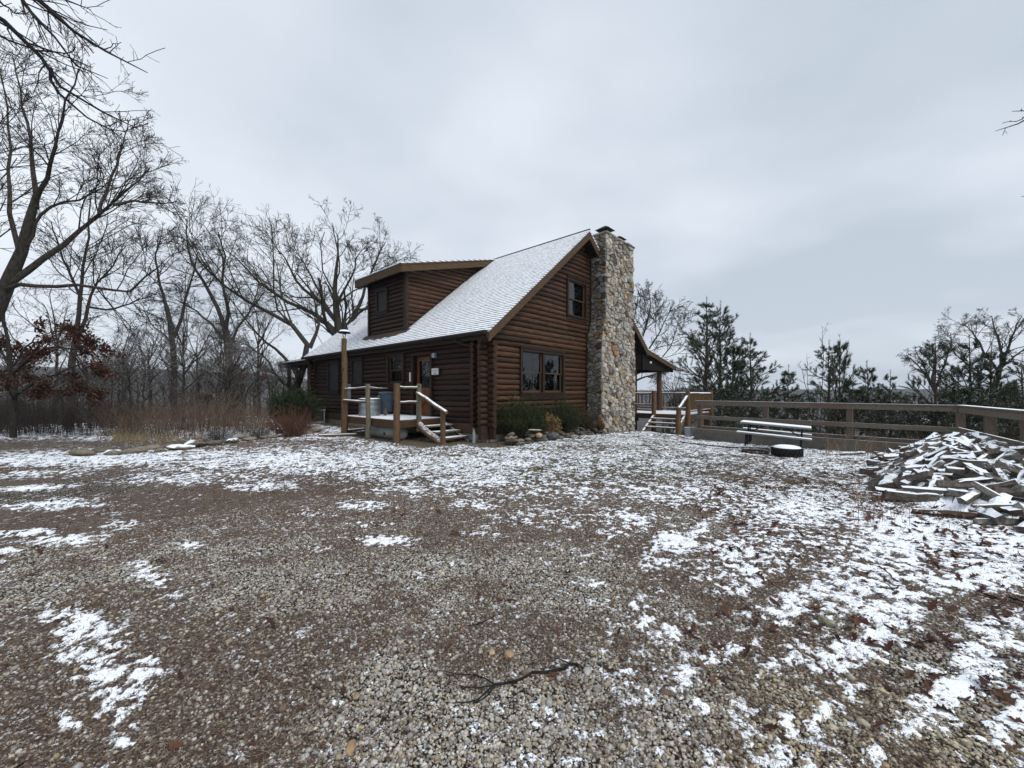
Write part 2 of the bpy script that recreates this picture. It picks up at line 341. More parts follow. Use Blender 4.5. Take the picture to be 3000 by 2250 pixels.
def coverage(x, y, z):
    px, py = img(x, y, z); px = np.clip(px, -3000, 6000); py = np.clip(py, 1148, 6000)
    c = np.full(x.shape, .09)+.10*sm((px-1500)/500)
    for (cx_, cy_, rx, ry, ang, a) in BL:
        t_ = R(-ang); dx = px-cx_; dy = py-cy_
        ex = (dx*math.cos(t_)-dy*math.sin(t_))/rx if abs(ang) > 14 else dx/rx
        ey = (dx*math.sin(t_)+dy*math.cos(t_))/ry if abs(ang) > 14 else (dy+dx*math.tan(R(ang))*.25)/ry
        q = np.exp(-(ex*ex+ey*ey)**1.3*.9)
        c = np.maximum(c, a*q)
    c = c*(1+.22*sm((px-1750)/300)+.12*sm((700-px)/200))
    c = c*(1-.34*np.exp(-((px-2130)/420)**2-((py-1405)/75)**2))*(1-.10*sm((1450-py)/60))
    far = sm((1300-py)/20); c = c*(1-far)+.5*far
    side = sm((np.abs(px-1500)-1500)/200)*sm((py-1300)/50); c = np.maximum(c, side*.4)
    # no snow under roofs, decks and against the house
    u = (x-C0.x)*.6724+(y-C0.y)*.7402; v = -(x-C0.x)*.7402+(y-C0.y)*.6724
    dry = sm((u+1.0)/.5)*sm((15-u)/.6)*sm((v+1.15)/.35)*sm((18-v)/1)
    dry2 = sm((u+2.3)/.35)*sm((.4-u)/.3)*sm((v-.3)/.4)*sm((6.3-v)/.4)
    return np.clip(c*(1-np.maximum(dry, dry2)), 0, 1)
NSD = .093
def snownoise(x, y):
    q = .12*fbm(x*1.7, y*1.7, 31, 2)+.20*fbm(x*7, y*7, 41, 2)+.68*fbm(x*22, y*22, 51, 3, .8)
    return 1/(1+np.exp(-1.7*(q-.5)/NSD))
ang = np.concatenate([np.arange(-180, -64, 3.0), np.arange(-64, 64, .155), np.arange(64, 180.1, 3.0)]); ang[-1] = 180
rr = [.0, .35, .7, 1.0]
while rr[-1] < 26: rr.append(rr[-1]*1.0040)
while rr[-1] < 130: rr.append(rr[-1]*1.02)
rr = np.array(rr); A, Rr = np.meshgrid(np.radians(ang), rr)
X = (np.sin(A)*Rr).ravel(); Y = (np.cos(A)*Rr).ravel(); Z = gz(X, Y)
cov = coverage(X, Y, Z); sn = snownoise(X, Y)

snow = cov-sn                      # positive where snow lies
rough = (fbm(X*14, Y*14, 61, 3)-.5)*.020*sm((Rr.ravel()-.5)/2)
Z = Z+rough+np.clip(snow, 0, .4)*.030
lit = fbm(X*.55+3, Y*.55, 71, 3)+.35*(fbm(X*4, Y*4, 77, 2)-.5)
px_, py_ = img(X, Y, Z)
lit = lit-.12*sm((py_-1750)/300)+.10*sm((1700-py_)/200)-.06*sm((py_-1900)/300)*sm((px_-900)/600)
un = (X-C0.x)*.6724+(Y-C0.y)*.7402; vn_ = -(X-C0.x)*.7402+(Y-C0.y)*.6724
grass = sm((1480-py_)/120)*sm((px_-900)/500)*sm((2150-px_)/300)*(.6+.4*fbm(X*.5, Y*.5, 88, 2))
na, nrr = len(ang), len(rr); ii, jj = np.meshgrid(np.arange(nrr-1), np.arange(na-1), indexing='ij')
q = (ii*na+jj).ravel(); Fq = np.stack([q, q+na, q+na+1, q+1], 1)
m, t, b = new('yard_ground'); g3 = coordv(t, 'World')
at = lambda n: N_(t, 'ShaderNodeAttribute', attribute_name=n).outputs['Fac']
vo = N_(t, 'ShaderNodeTexVoronoi'); vo.inputs['Scale'].default_value = 56; t.links.new(g3, vo.inputs['Vector'])
hs = N_(t, 'ShaderNodeSeparateColor'); t.links.new(vo.outputs['Color'], hs.inputs[0])
peb = rampc(t, hs.outputs[0], [(0, (.13, .11, .09)), (.35, (.26, .235, .205)), (.8, (.46, .43, .38)), (1, (.36, .27, .18))])
peb = mixc(t, sstep(t, vo.outputs['Distance'], .26, .52), peb, (.020, .015, .012))
n_a = noise(t, g3, 60, 5, .75); n_b = noise(t, coordv(t, 'World', (1, 1, 1)), 9, 4, .6)
litc = rampc(t, n_a, [(.34, (.020, .014, .012)), (.5, (.095, .068, .055)), (.64, (.30, .24, .195))])
litc = mixc(t, sstep(t, n_b, .55, .75), litc, rampc(t, n_a, [(.34, (.030, .015, .012)), (.66, (.16, .088, .066))]))
gr = rampc(t, noise(t, g3, 80, 4, .7), [(.3, (.035, .034, .016)), (.55, (.11, .105, .055)), (.75, (.24, .215, .14))])
base = mixc(t, sstep(t, mth(t, 'ADD', at('litter'), mth(t, 'MULTIPLY', mth(t, 'SUBTRACT', n_a, .5), .5)), .40, .56), peb, litc)
base = mixc(t, mth(t, 'MULTIPLY', at('grass'), sstep(t, noise(t, g3, 7, 4), .38, .6)), base, gr)
sf = mth(t, 'ADD', at('snow'), mth(t, 'MULTIPLY', mth(t, 'SUBTRACT', noise(t, g3, 48, 4, .75), .52), 1.5))
sf = mth(t, 'SUBTRACT', sf, mth(t, 'MULTIPLY', mth(t, 'SUBTRACT', .5, vo.outputs['Distance']), .10))
sf = sstep(t, sf, -.02, .05)
t.links.new(mixc(t, sf, base, SNOW), b.inputs['Base Color']); b.inputs['Roughness'].default_value = .92
hgt = mth(t, 'ADD', mth(t, 'MULTIPLY', vo.outputs['Distance'], -.8), mth(t, 'MULTIPLY', n_a, .8))
bump(t, b, mth(t, 'ADD', mth(t, 'MULTIPLY', hgt, mth(t, 'SUBTRACT', 1, mth(t, 'MULTIPLY', sf, .75))), mth(t, 'MULTIPLY', sf, .5)), .9, .018)
M['ground'] = m
go = arrmesh('ground', np.stack([X, Y, Z], 1), Fq, 'ground', smooth=True, attrs={'snow': snow, 'litter': lit, 'grass': grass})
tag(go, 'gravel yard with patches of thin snow', kind='structure')

# far hills and valley
ah = np.arange(0, 360, 1.0); rh = np.concatenate([np.linspace(105, 900, 60), np.linspace(950, 3200, 26)])
A2, R2 = np.meshgrid(np.radians(np.append(ah, 360)), rh); X2 = (np.sin(A2)*R2).ravel(); Y2 = (np.cos(A2)*R2).ravel(); r2 = R2.ravel(); a2 = ((np.degrees(A2)+180) % 360-180).ravel()
top = 26*sm((-a2-5)/35)*sm((a2+120)/40)+3
Z2 = -16.5+(top+17)*sm((r2-260)/480)+(fbm(X2*.004, Y2*.004, 91, 4)-.5)*26*sm((r2-200)/600)*np.where(a2 < -10, .8, .5)
Z2 = Z2-sm((r2-1100)/1500)*10+12*sm((r2-1500)/1500)
na2 = A2.shape[1]; i2, j2 = np.meshgrid(np.arange(len(rh)-1), np.arange(na2-1), indexing='ij'); q2 = (i2*na2+j2).ravel()
m, t, b = new('winter_forest_hills'); v = coordv(t, 'World', (1, 1, 2.0)); f = noise(t, v, .16, 8, .8)
c = rampc(t, f, [(.34, (.028, .034, .032)), (.47, (.068, .063, .062)), (.60, (.10, .095, .098)), (.74, (.34, .36, .40))])
c = mixc(t, sstep(t, noise(t, v, .011, 4), .52, .66), c, (.028, .040, .034))
t.links.new(c, b.inputs['Base Color']); b.inputs['Roughness'].default_value = 1; bump(t, b, f, 1, 3); M['hills'] = m
tag(arrmesh('hills', np.stack([X2, Y2, Z2], 1), np.stack([q2, q2+na2, q2+na2+1, q2+1], 1), 'hills', smooth=True), 'wooded winter hills beyond the yard', kind='structure')

# ------------------------------------------------------------------ gravel, litter
def groundz(x, y): return gz(x, y)+(fbm(x*14, y*14, 61, 3)-.5)*.020*sm((np.hypot(x, y)-.5)/2)
def icosa():
    p = (1+5**.5)/2; v = np.array([(-1, p, 0), (1, p, 0), (-1, -p, 0), (1, -p, 0), (0, -1, p), (0, 1, p), (0, -1, -p), (0, 1, -p), (p, 0, -1), (p, 0, 1), (-p, 0, -1), (-p, 0, 1)], float)
    v /= np.linalg.norm(v[0])
    f = np.array([(0, 11, 5), (0, 5, 1), (0, 1, 7), (0, 7, 10), (0, 10, 11), (1, 5, 9), (5, 11, 4), (11, 10, 2), (10, 7, 6), (7, 1, 8), (3, 9, 4), (3, 4, 2), (3, 2, 6), (3, 6, 8), (3, 8, 9), (4, 9, 5), (2, 4, 11), (6, 2, 10), (8, 6, 7), (9, 8, 1)])
    return v, f
def litter_at(x, y):
    _, py = img(x, y); px, _ = img(x, y)
    l = fbm(x*.55+3, y*.55, 71, 3)+.35*(fbm(x*4, y*4, 77, 2)-.5)
    return l-.12*sm((py-1750)/300)+.10*sm((1700-py)/200)-.06*sm((py-1900)/300)*sm((px-900)/600)
def scatter(n, r0, r1, pw=1.0, amax=60):
    r = (NR.rand(n)*(r1**pw-r0**pw)+r0**pw)**(1/pw); a = R(1)*(NR.rand(n)*2-1)*amax
    return np.sin(a)*r, np.cos(a)*r
def pebbles():
    V0, F0 = icosa(); n = 190000
    x, y = scatter(n, 1.15, 6.6, 1.2, 57)
    l = litter_at(x, y); keep = NR.rand(n) < np.clip(1.0-(l-.42)*6.5, .30, 1)
    x = x[keep]; y = y[keep]; n = len(x)
    z = groundz(x, y); s = np.clip(NR.lognormal(-5.0, .36, n), .0035, .030)
    s3 = s[:, None]*NR.uniform(.65, 1.25, (n, 3)); s3[:, 2] *= .72
    a = NR.rand(n)*6.283; ca, sa = np.cos(a), np.sin(a)
    v = V0[None]*(1+NR.uniform(-.16, .16, (n, 12, 1)))*s3[:, None]
    vx = v[..., 0]*ca[:, None]-v[..., 1]*sa[:, None]; vy = v[..., 0]*sa[:, None]+v[..., 1]*ca[:, None]
    cv = coverage(x, y, z)-snownoise(x, y); zz_ = z+np.clip(cv, 0, .4)*.030
    sunk = np.where(cv > .0, -.9, .25)
    V = np.stack([vx+x[:, None], vy+y[:, None], v[..., 2]+(zz_+s3[:, 2]*sunk)[:, None]], -1).reshape(-1, 3)
    Fc = (F0[None]+12*np.arange(n)[:, None, None]).reshape(-1, 3)
    pal = np.array([(.40, .39, .365), (.29, .275, .255), (.50, .485, .45), (.19, .165, .145), (.36, .285, .20), (.43, .385, .29), (.15, .105, .085), (.54, .495, .40)])
    k = NR.choice(8, n, p=[.24, .20, .14, .14, .08, .10, .06, .04]); c = pal[k]*NR.uniform(.7, 1.1, (n, 1))
    warm = sm((np.arctan2(x, y)-.35)/.3)*sm((3.6-np.hypot(x, y))/1.2); c = c*(1-warm[:, None]*np.array([0, .07, .24]))
    tag(arrmesh('gravel', V, Fc, 'pebble', cols=np.repeat(c, 12, 0), smooth=True), 'loose pale gravel over the yard', 'gravel', kind='stuff')
pebbles()
def leaves(n, r0, r1, size, name, label, where=None, pal=None, oak=True, lift=.008, amax=60, pw=1.5, curl=.32):
    x, y = scatter(n, r0, r1, pw, amax)
    if where is not None:
        k = NR.rand(n) < where(x, y); x, y = x[k], y[k]; n = len(x)
    s = size*NR.uniform(.55, 1.3, n)
    if oak:   # lobed outline, folded along the midrib
        o = np.array([(-1, 0), (-.55, .28), (-.35, .16), (0, .42), (.15, .2), (.5, .36), (.6, .14), (1, 0), (.6, -.14), (.5, -.36), (.15, -.2), (0, -.42), (-.35, -.16), (-.55, -.28)])
        m_ = np.array([(-.35, 0), (.15, 0), (.6, 0)])
        P2 = np.concatenate([o, m_]); mid = [14, 15, 16]
        F0 = np.array([(0, 14, 1), (1, 14, 2), (2, 14, 15), (2, 15, 3), (3, 15, 4), (4, 15, 16), (4, 16, 5), (5, 16, 6), (6, 16, 7),
                       (0, 13, 14), (13, 12, 14), (12, 15, 14), (12, 11, 15), (11, 10, 15), (10, 16, 15), (10, 9, 16), (9, 8, 16), (8, 7, 16)])
    else:
        P2 = np.array([(-1, 0), (-.9, .06), (.9, .05), (1, 0), (0, -.07), (0, .06)]); F0 = np.array([(0, 4, 5), (0, 5, 1), (4, 3, 5), (5, 3, 2)])
    k = len(P2); cu = NR.uniform(-curl, curl*1.4, n)[:, None]; cv_ = NR.uniform(-.3, curl*1.6, n)[:, None]
    lx = np.repeat(P2[None, :, 0], n, 0); ly = np.repeat(P2[None, :, 1], n, 0)
    lz = cu*lx*lx+cv_*np.abs(ly)*1.6+NR.uniform(-.05, .05, (n, k))
    a = NR.rand(n)*6.283; tx = NR.normal(0, .28, n)[:, None]; ty = NR.normal(0, .28, n)[:, None]
    lz = lz+lx*tx+ly*ty
    ca, sa = np.cos(a)[:, None], np.sin(a)[:, None]
    lz = lz-lz.min(1, keepdims=True)*.8
    z = groundz(x, y)
    V = np.stack([(lx*ca-ly*sa)*s[:, None]+x[:, None], (lx*sa+ly*ca)*s[:, None]+y[:, None], lz*s[:, None]+(z+lift)[:, None]], -1).reshape(-1, 3)
    Fc = (F0[None]+k*np.arange(n)[:, None, None]).reshape(-1, 3)
    pal = np.array(pal or [(.060, .026, .018), (.09, .042, .027), (.040, .020, .015), (.12, .072, .045), (.07, .028, .020)])
    c = pal[NR.randint(0, len(pal), n)]*NR.uniform(.6, 1.15, (n, 1))
    return tag(arrmesh(name, V, Fc, 'leaf', cols=np.repeat(c, k, 0)), label, 'leaves', kind='stuff')
def rightish(x, y):
    px, py = img(x, y); return np.clip(.04+.96*sm((px-1850)/350)*sm((py-1330)/90)*(1-.85*sm((py-2030)/120)), 0, 1)*sm((fbm(x*1.1, y*1.1, 123, 2)-.33)/.2)
leaves(9000, 2.0, 13.5, .052, 'fallen_leaves', 'curled brown oak leaves lying in the snow', where=rightish)
leaves(5200, 2.2, 16, .030, 'fallen_leaves', 'small brown leaves scattered over the gravel', where=lambda x, y: .35+0*x)
leaves(150000, 1.2, 8.5, .017, 'leaf_litter', 'fine dry stems and needles among the gravel', where=lambda x, y: np.clip((litter_at(x, y)-.33)*6, .08, 1), oak=False, lift=.006, pw=1.15, amax=57,
       pal=[(.09, .055, .038), (.055, .034, .026), (.26, .21, .15), (.15, .10, .07), (.07, .03, .024), (.12, .06, .045)], curl=.25)
leaves(110000, 1.15, 4.6, .012, 'leaf_litter', 'finest crumbs of dry leaf and stem between the pebbles', where=lambda x, y: np.clip((litter_at(x, y)-.30)*6, .12, 1), oak=False, lift=.006, pw=1.2, amax=57,
       pal=[(.12, .085, .065), (.045, .03, .024), (.32, .27, .21), (.20, .15, .11), (.08, .045, .036), (.40, .35, .29)], curl=.4)
leaves(34000, 7.0, 16, .040, 'dry_grass', 'short dead grass blades poking through the snow', where=lambda x, y: np.clip(.25+.75*sm((img(x, y)[0]-800)/400), 0, 1)*sm((1600-img(x, y)[1])/150), oak=False, lift=.015, pw=1.3, amax=56,
       pal=[(.10, .09, .05), (.17, .15, .09), (.07, .07, .035), (.06, .04, .03)], curl=.9)

def shade(r, pal):
    c = r.choice(pal); k = r.uniform(.75, 1.1); return tuple(x*k for x in c)
def blob_rock(mb, c, s, col, seed, flat=0):
    r_ = random.Random(seed); V0, F0 = icosa()
    vs = []; a = r_.uniform(0, 6.28); ca, sa = math.cos(a), math.sin(a)
    # subdivide once
    verts = [Vector(v) for v in V0]; faces = []; cache = {}
    def mid(i, j):
        k = (min(i, j), max(i, j))
        if k not in cache: verts.append(((verts[i]+verts[j])/2).normalized()); cache[k] = len(verts)-1
        return cache[k]
    for f in F0:
        a1, b1, c1 = mid(f[0], f[1]), mid(f[1], f[2]), mid(f[2], f[0]); faces += [(f[0], a1, c1), (a1, f[1], b1), (c1, b1, f[2]), (a1, b1, c1)]
    dirs = [Vector((r_.gauss(0, 1), r_.gauss(0, 1), r_.gauss(0, 1))).normalized() for _ in range(9)]; cut = [r_.uniform(.55, .85) for _ in dirs]
    for v in verts:
        k = 1.0
        for d, cc in zip(dirs, cut):
            dt = v.dot(d)
            if dt > cc: k = min(k, cc/dt)
        v = v*k*(1+r_.uniform(-.04, .04)); x, y, z = v.x*s[0], v.y*s[1], v.z*s[2]
        vs.append((c[0]+x*ca-y*sa, c[1]+x*sa+y*ca, c[2]+z))
    mb.col = col; mb.add(vs, faces)
# ------------------------------------------------------------------ log cabin
EZ = 3.487; SL = .8245; RU = 5.355; RZ = 8.19; LV = 13.15
def ztop(u): return EZ+SL*(u+.35)
cab = thing('log_cabin', 'brown log cabin with snowy roof, shed dormer and tall fieldstone chimney', 'cabin', C0, HA)
def seg_minus(a, b, cuts):
    segs = [(a, b)]
    for c, d in cuts:
        nx = []
        for s_, e in segs:
            if d <= s_ or c >= e: nx.append((s_, e)); continue
            if c > s_: nx.append((s_, c))
            if d < e: nx.append((d, e))
        segs = nx
    return [(s_, e) for s_, e in segs if e-s_ > .02]
CP = .182
def logs(mb, conv, a0, a1, zb, zt, cuts, lim=None, jr=.5, th=.13):
    z = zb+CP/2
    while z < zt:
        lo, hi = a0, a1
        if lim: lo, hi = lim(z)
        if hi-lo > .1:
            cs = [(c, d) for c, d, e, f_ in cuts if z > e-.02 and z < f_+.02]
            for s_, e in seg_minus(lo, hi, cs):
                parts = [(s_, e)]
                if e-s_ > 3 and rnd.random() < jr: k = rnd.uniform(s_+1, e-1); parts = [(s_, k-.003), (k+.003, e)]
                for p, q_ in parts:
                    kk_ = rnd.uniform(.62, 1.35); mb.col = (kk_, kk_*rnd.uniform(.94, 1.04), kk_*rnd.uniform(.9, 1.05)); r = .078*rnd.uniform(.86, 1.12); dz = rnd.uniform(-.005, .005)
                    prof = [(-th, -CP/2)]+[(r*math.cos(R(an)), (CP/2-.001)*math.sin(R(an))) for an in range(-90, 91, 15)]+[(-th, CP/2)]
                    n = len(prof); st = max(1, int((q_-p)/.8)); vs = []
                    for i in range(st+1):
                        a = p+(q_-p)*i/st; rz_ = rnd.uniform(-.004, .004)
                        sh = .6 if (i == 0 and p == s_) or (i == st and q_ == e) else 1
                        for o, zz_ in prof: vs.append(conv(a, o*(sh if o > 0 else 1)+(rz_ if o > 0 else 0), z+zz_*(.93 if sh < 1 else 1)+dz))
                    fs = [(i*n+j, i*n+(j+1) % n, (i+1)*n+(j+1) % n, (i+1)*n+j) for i in range(st) for j in range(n)]
                    mb.add(vs, fs, True); mb.add(vs[:n]+vs[-n:], [tuple(range(n)), tuple(range(n, 2*n))[::-1]])
        z += CP
cv_e = lambda a, o, z: (-o, a, z)           # eave wall, faces -u
cv_g = lambda a, o, z: (a, -o, z)           # gable wall, faces -v
ZB = .544
# openings: (a0, a1, z0, z1)
WE = [(4.66, 5.72, 1.93, 3.0), (7.98, 8.84, 1.93, 3.0), (10.33, 11.38, 1.62, 3.0)]
DOOR = (2.84, 3.92, .62, 2.95)
WG = [(1.60, 4.02, 1.55, 3.0), (4.40, 5.66, 4.62, 6.04)]
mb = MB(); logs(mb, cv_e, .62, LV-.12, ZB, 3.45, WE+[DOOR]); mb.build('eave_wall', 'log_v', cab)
mb = MB()
gl_ = lambda z: (max(0, (z+.10-(ztop(0)-.30))/SL), min(10.71, 10.71-(z+.10-(ztop(0)-.30))/SL))
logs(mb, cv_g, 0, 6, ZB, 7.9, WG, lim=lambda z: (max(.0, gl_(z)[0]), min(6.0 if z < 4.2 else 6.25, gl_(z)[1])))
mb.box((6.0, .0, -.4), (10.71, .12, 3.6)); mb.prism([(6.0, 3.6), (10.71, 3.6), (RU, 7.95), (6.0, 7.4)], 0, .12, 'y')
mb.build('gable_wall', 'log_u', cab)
mb = MB()   # far walls, with the glass doors on the lake side left open
mb.box((0, LV, -.4), (10.71, LV+.12, 3.4)); mb.prism([(0, 3.4), (10.71, 3.4), (RU, 7.9)], LV, LV+.12, 'y')
for a, b_ in ((0, 4.8), (5.95, 9.5), (10.6, LV)): mb.box((10.6, a, .5), (10.72, b_, 3.6))
for a, b_ in ((4.8, 5.95), (9.5, 10.6)): mb.box((10.6, a, 2.7), (10.72, b_, 3.6))
mb.box((10.6, 0, -.5), (10.72, LV, .5)); mb.build('back_wall', 'trim', cab)
mb = MB(); mb.box((.0, 0, .50), (10.6, LV, .58)); mb.box((.13, .13, 3.35), (10.6, LV, 3.42)); mb.box((.2, 4.2, .58), (5.9, 4.3, 3.35)); mb.build('interior_floor', 'indoor', cab)
# trim boards, skirt, foundation
mb = MB(); mb.box((-.10, .50, ZB-.02), (-.005, .62, 3.4)); mb.build('corner_trim', 'trim', cab)
mb = MB(); mb.box((-.10, LV-.12, ZB-.02), (-.005, LV, 3.4)); mb.build('corner_trim', 'trim', cab)
mb = MB()
mb.box((5.72, -.11, ZB), (5.80, .0, 4.0)); mb.prism([(5.72, 3.6), (5.80, 3.6), (6.12, 4.75), (6.04, 4.75)], -.10, 0, 'y'); mb.box((6.04, -.10, 4.75), (6.12, 0, 7.2))
mb.build('corner_trim', 'trim', cab)
mb = MB(); mb.box((-.05, .0, .22), (.05, LV, ZB)); mb.box((.06, -.05, .22), (10.7, .05, ZB-.003)); mb.build('skirt_board', 'joist', cab)
mb = MB(); mb.box((-.02, -.02, -.4), (.2, LV, .218)); mb.box((.21, -.02, -.4), (5.7, .2, .215)); mb.build('foundation', 'conc', cab)
# crossed log ends at the near corner
mb = MB(); z = ZB+CP/2; k = 0
while z < 3.25:
    for (p, q_) in (((-.005, .03, z), (-.32+rnd.uniform(-.02, .02), .03, z)), ((.06, .02, z-CP/2+.005), (.06, -.30+rnd.uniform(-.02, .02), z-CP/2+.005))):
        mb.tube([p, [p[i]*.5+q_[i]*.5 for i in range(3)], q_], .093*rnd.uniform(.95, 1.05), 12, .03)
    mb.tube([(.05, .42, z-CP/2), (-.27, .42, z-CP/2)], .085, 10, .03)
    z += CP; k += 1
mb.box((-.30, -.04, .1), (.0, .09, ZB-.01)); mb.box((.02, -.28, .1), (.12, -.03, ZB-.1))
mb.build('log_corner', 'log_end', cab)
mb = MB(); z = ZB+CP/2
while z < 3.25:
    mb.tube([(0, LV+.05, z), (-.28, LV+.05, z)], .09, 8, .03); mb.tube([(.08, LV, z-CP/2), (.08, LV+.35, z-CP/2)], .09, 8, .03); z += CP
mb.build('log_corner', 'log_end', cab)
# roof
mb = MB(); T = .06
for (a, b_, c_, d_) in ((-.38, ztop(-.38), RU, RZ),):
    mb.prism([(a, b_), (c_, d_), (c_, d_-T*1.3), (a, b_-T)], -.47, 13.9, 'y')
rf = mb.build('roof', 'roof', cab)
mb = MB(); mb.prism([(RU, RZ), (11.05, 3.80), (11.05, 3.74), (RU, RZ-.08)], -.47, 13.9, 'y'); mb.prism([(11.05, 3.80), (14.98, 3.10), (14.98, 3.04), (11.05, 3.74)], -.47, 13.9, 'y')
mb.build('roof', 'roof', cab)
mb = MB(); mb.tube([(RU, -.47, RZ+.0), (RU, 13.9, RZ+.0)], .035, 6); mb.build('ridge_cap', 'wetshingle', cab)
mb = MB()
def rake(v0, v1, a, za, b_, zb, h=.25, lo=.065):
    mb.prism([(a, za-lo), (b_, zb-lo-.02), (b_, zb-lo-.02-h), (a, za-lo-h)], v0, v1, 'y')
rake(-.46, -.41, -.36, ztop(-.36), RU, RZ, .31); rake(-.46, -.41, RU, RZ, 11.05, 3.80, .31); rake(-.46, -.41, 11.05, 3.80, 14.95, 3.10, .22)
mb.box((-.40, -.41, 3.235), (-.34, -.405, 3.40)); mb.build('rake_board', 'board', cab)
mb = MB(); rake(-.405, -.36, -.30, ztop(-.3)-.02, RU, RZ-.02, .20); mb.box((-.33, -.36, 3.20), (-.29, 13.85, 3.40)); rake(13.84, 13.88, -.36, ztop(-.36), RU, RZ, .25); mb.build('fascia', 'trim', cab)
mb = MB()  # soffits
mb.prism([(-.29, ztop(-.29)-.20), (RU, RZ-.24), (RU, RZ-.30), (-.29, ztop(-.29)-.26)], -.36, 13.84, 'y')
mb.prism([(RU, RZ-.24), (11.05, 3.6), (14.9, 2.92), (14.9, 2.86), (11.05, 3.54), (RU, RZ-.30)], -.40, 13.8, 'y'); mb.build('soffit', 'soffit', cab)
# gutter and downspout
mb = MB(); pr = [(-.38, 3.45), (-.50, 3.45), (-.505, 3.40), (-.47, 3.33), (-.40, 3.32), (-.38, 3.34)]
mb.prism(pr, -.40, 13.9, 'y')
for v_ in np.arange(.3, 13.8, 1.3): mb.box((-.51, v_, 3.31), (-.30, v_+.025, 3.36))
gt = mb.build('gutter', 'gutter', cab)
mb = MB(); mb.tube([(-.42, 1.05, 3.33), (-.40, 1.05, 3.22), (-.14, .48, 3.02), (-.14, .48, 2.9)], .04, 8); mb.tube([(-.14, .48, 2.95), (-.14, .48, .52)], .042, 8); mb.build('downspout', 'gutter', cab)
mb = MB(); mb.tube([(-.14, .48, .53), (-.14, .46, .43), (-.24, .34, .36), (-.30, .28, .30), (-.31, .27, .2)], .042, 8); mb.build('downspout_elbow', 'galvdull', cab)
mb = MB(); mb.tube([(-.33, .24, .30), (-.33, .24, -.05)], .062, 12); mb.build('drain_pipe', 'galvdull', cab)
# dormer
DV0, DV1, DU = 5.29, 8.30, .50
dz = lambda u: 6.745+(RZ-6.745)/RU*u
dm = bpy.data.objects.new('dormer', None); COL.objects.link(dm); dm.parent = cab
mb = MB(); cvd = lambda a, o, z: (DU-o, a, z)
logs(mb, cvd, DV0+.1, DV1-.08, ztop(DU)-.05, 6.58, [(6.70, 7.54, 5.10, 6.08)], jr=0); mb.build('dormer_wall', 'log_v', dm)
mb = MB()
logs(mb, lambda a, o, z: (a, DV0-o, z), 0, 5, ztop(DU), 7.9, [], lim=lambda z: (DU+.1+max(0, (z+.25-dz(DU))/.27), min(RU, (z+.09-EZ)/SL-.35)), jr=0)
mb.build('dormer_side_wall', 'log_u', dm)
mb = MB(); mb.prism([(DU, ztop(DU)-.1), (RU, RZ-.1), (DU, dz(DU)-.1)], DV1-.05, DV1, 'y'); mb.prism([(DU+.1, ztop(DU)-.1), (RU, RZ-.1), (DU+.1, dz(DU)-.1)], DV0+.02, DV0+.1, 'y')
mb.box((DU-.09, DV0-.09, ztop(DU)-.13), (DU+.07, DV0+.10, 6.6)); mb.box((DU-.09, DV1-.09, ztop(DU)-.13), (DU+.05, DV1+.05, 6.6)); mb.build('corner_board', 'trim', dm)
mb = MB(); mb.prism([(-.02, dz(0)+.0), (RU, RZ+.01), (RU, RZ-.04), (-.02, dz(0)-.05)], 4.88, 8.77, 'y'); mb.build('dormer_roof', 'roof', dm)
mb = MB(); mb.box((-.01, 4.90, dz(0)-.37), (.04, 8.75, dz(0)-.055))
for v_ in (4.89, 8.71):
    mb.prism([(.045, dz(.045)-.055), (RU-.1, RZ-.09), (4.72, dz(4.72)-.36), (.045, dz(0)-.37)], v_, v_+.045, 'y')
    mb.prism([(-.012, dz(0)-.052), (RU-.1, RZ-.08), (RU-.16, RZ-.115), (-.012, dz(0)-.125)], v_-(.02 if v_ < 6 else -.046), v_+(0 if v_ < 6 else .066), 'y')
mb.build('dormer_fascia', 'board', dm)
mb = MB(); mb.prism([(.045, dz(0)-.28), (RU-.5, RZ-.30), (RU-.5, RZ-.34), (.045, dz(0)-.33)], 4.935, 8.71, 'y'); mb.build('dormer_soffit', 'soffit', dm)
# wet shingles below and beside the dormer
mb = MB(); pts = [(DV0-.25, .42)]
n = 26
for i in range(n+1):
    v_ = DV0-.35+(DV1-DV0+.75)*i/n; pts.append((v_, DU-.12-.32*math.sin(math.pi*min(1, max(0, (i+1)/(n+2))))**.5*rnd.uniform(.6, 1.1)))
vs = [(DU, v_, ztop(DU)+.012) for v_, u_ in pts]+[(u_, v_, ztop(u_)+.012) for v_, u_ in pts]
mb.add(vs, [(i, i+1, i+1+len(pts), i+len(pts)) for i in range(len(pts)-1)])
for i in range(24):
    u0 = DU-.05+i*.2; w0 = .10+.05*rnd.random()
    mb.add([(u0, DV0-.02, ztop(u0)+.014), (u0+.2, DV0-.02, ztop(u0+.2)+.014), (u0+.2, DV0-w0, ztop(u0+.2)+.014), (u0, DV0-w0-.02, ztop(u0)+.014)], [(0, 1, 2, 3)])
mb.build('wet_flashing', 'wetshingle', dm)
mb = MB(); mb.tube([(2.6, 12.4, ztop(2.6)-.1), (2.6, 12.4, ztop(2.6)+.5)], .04, 8); mb.build('vent_pipe', 'white', cab); mb = MB(); mb.tube([(RU+.5, 6.3, 7.6), (RU+.5, 6.3, RZ+.42)], .035, 8); mb.build('vent_pipe', 'white', cab)
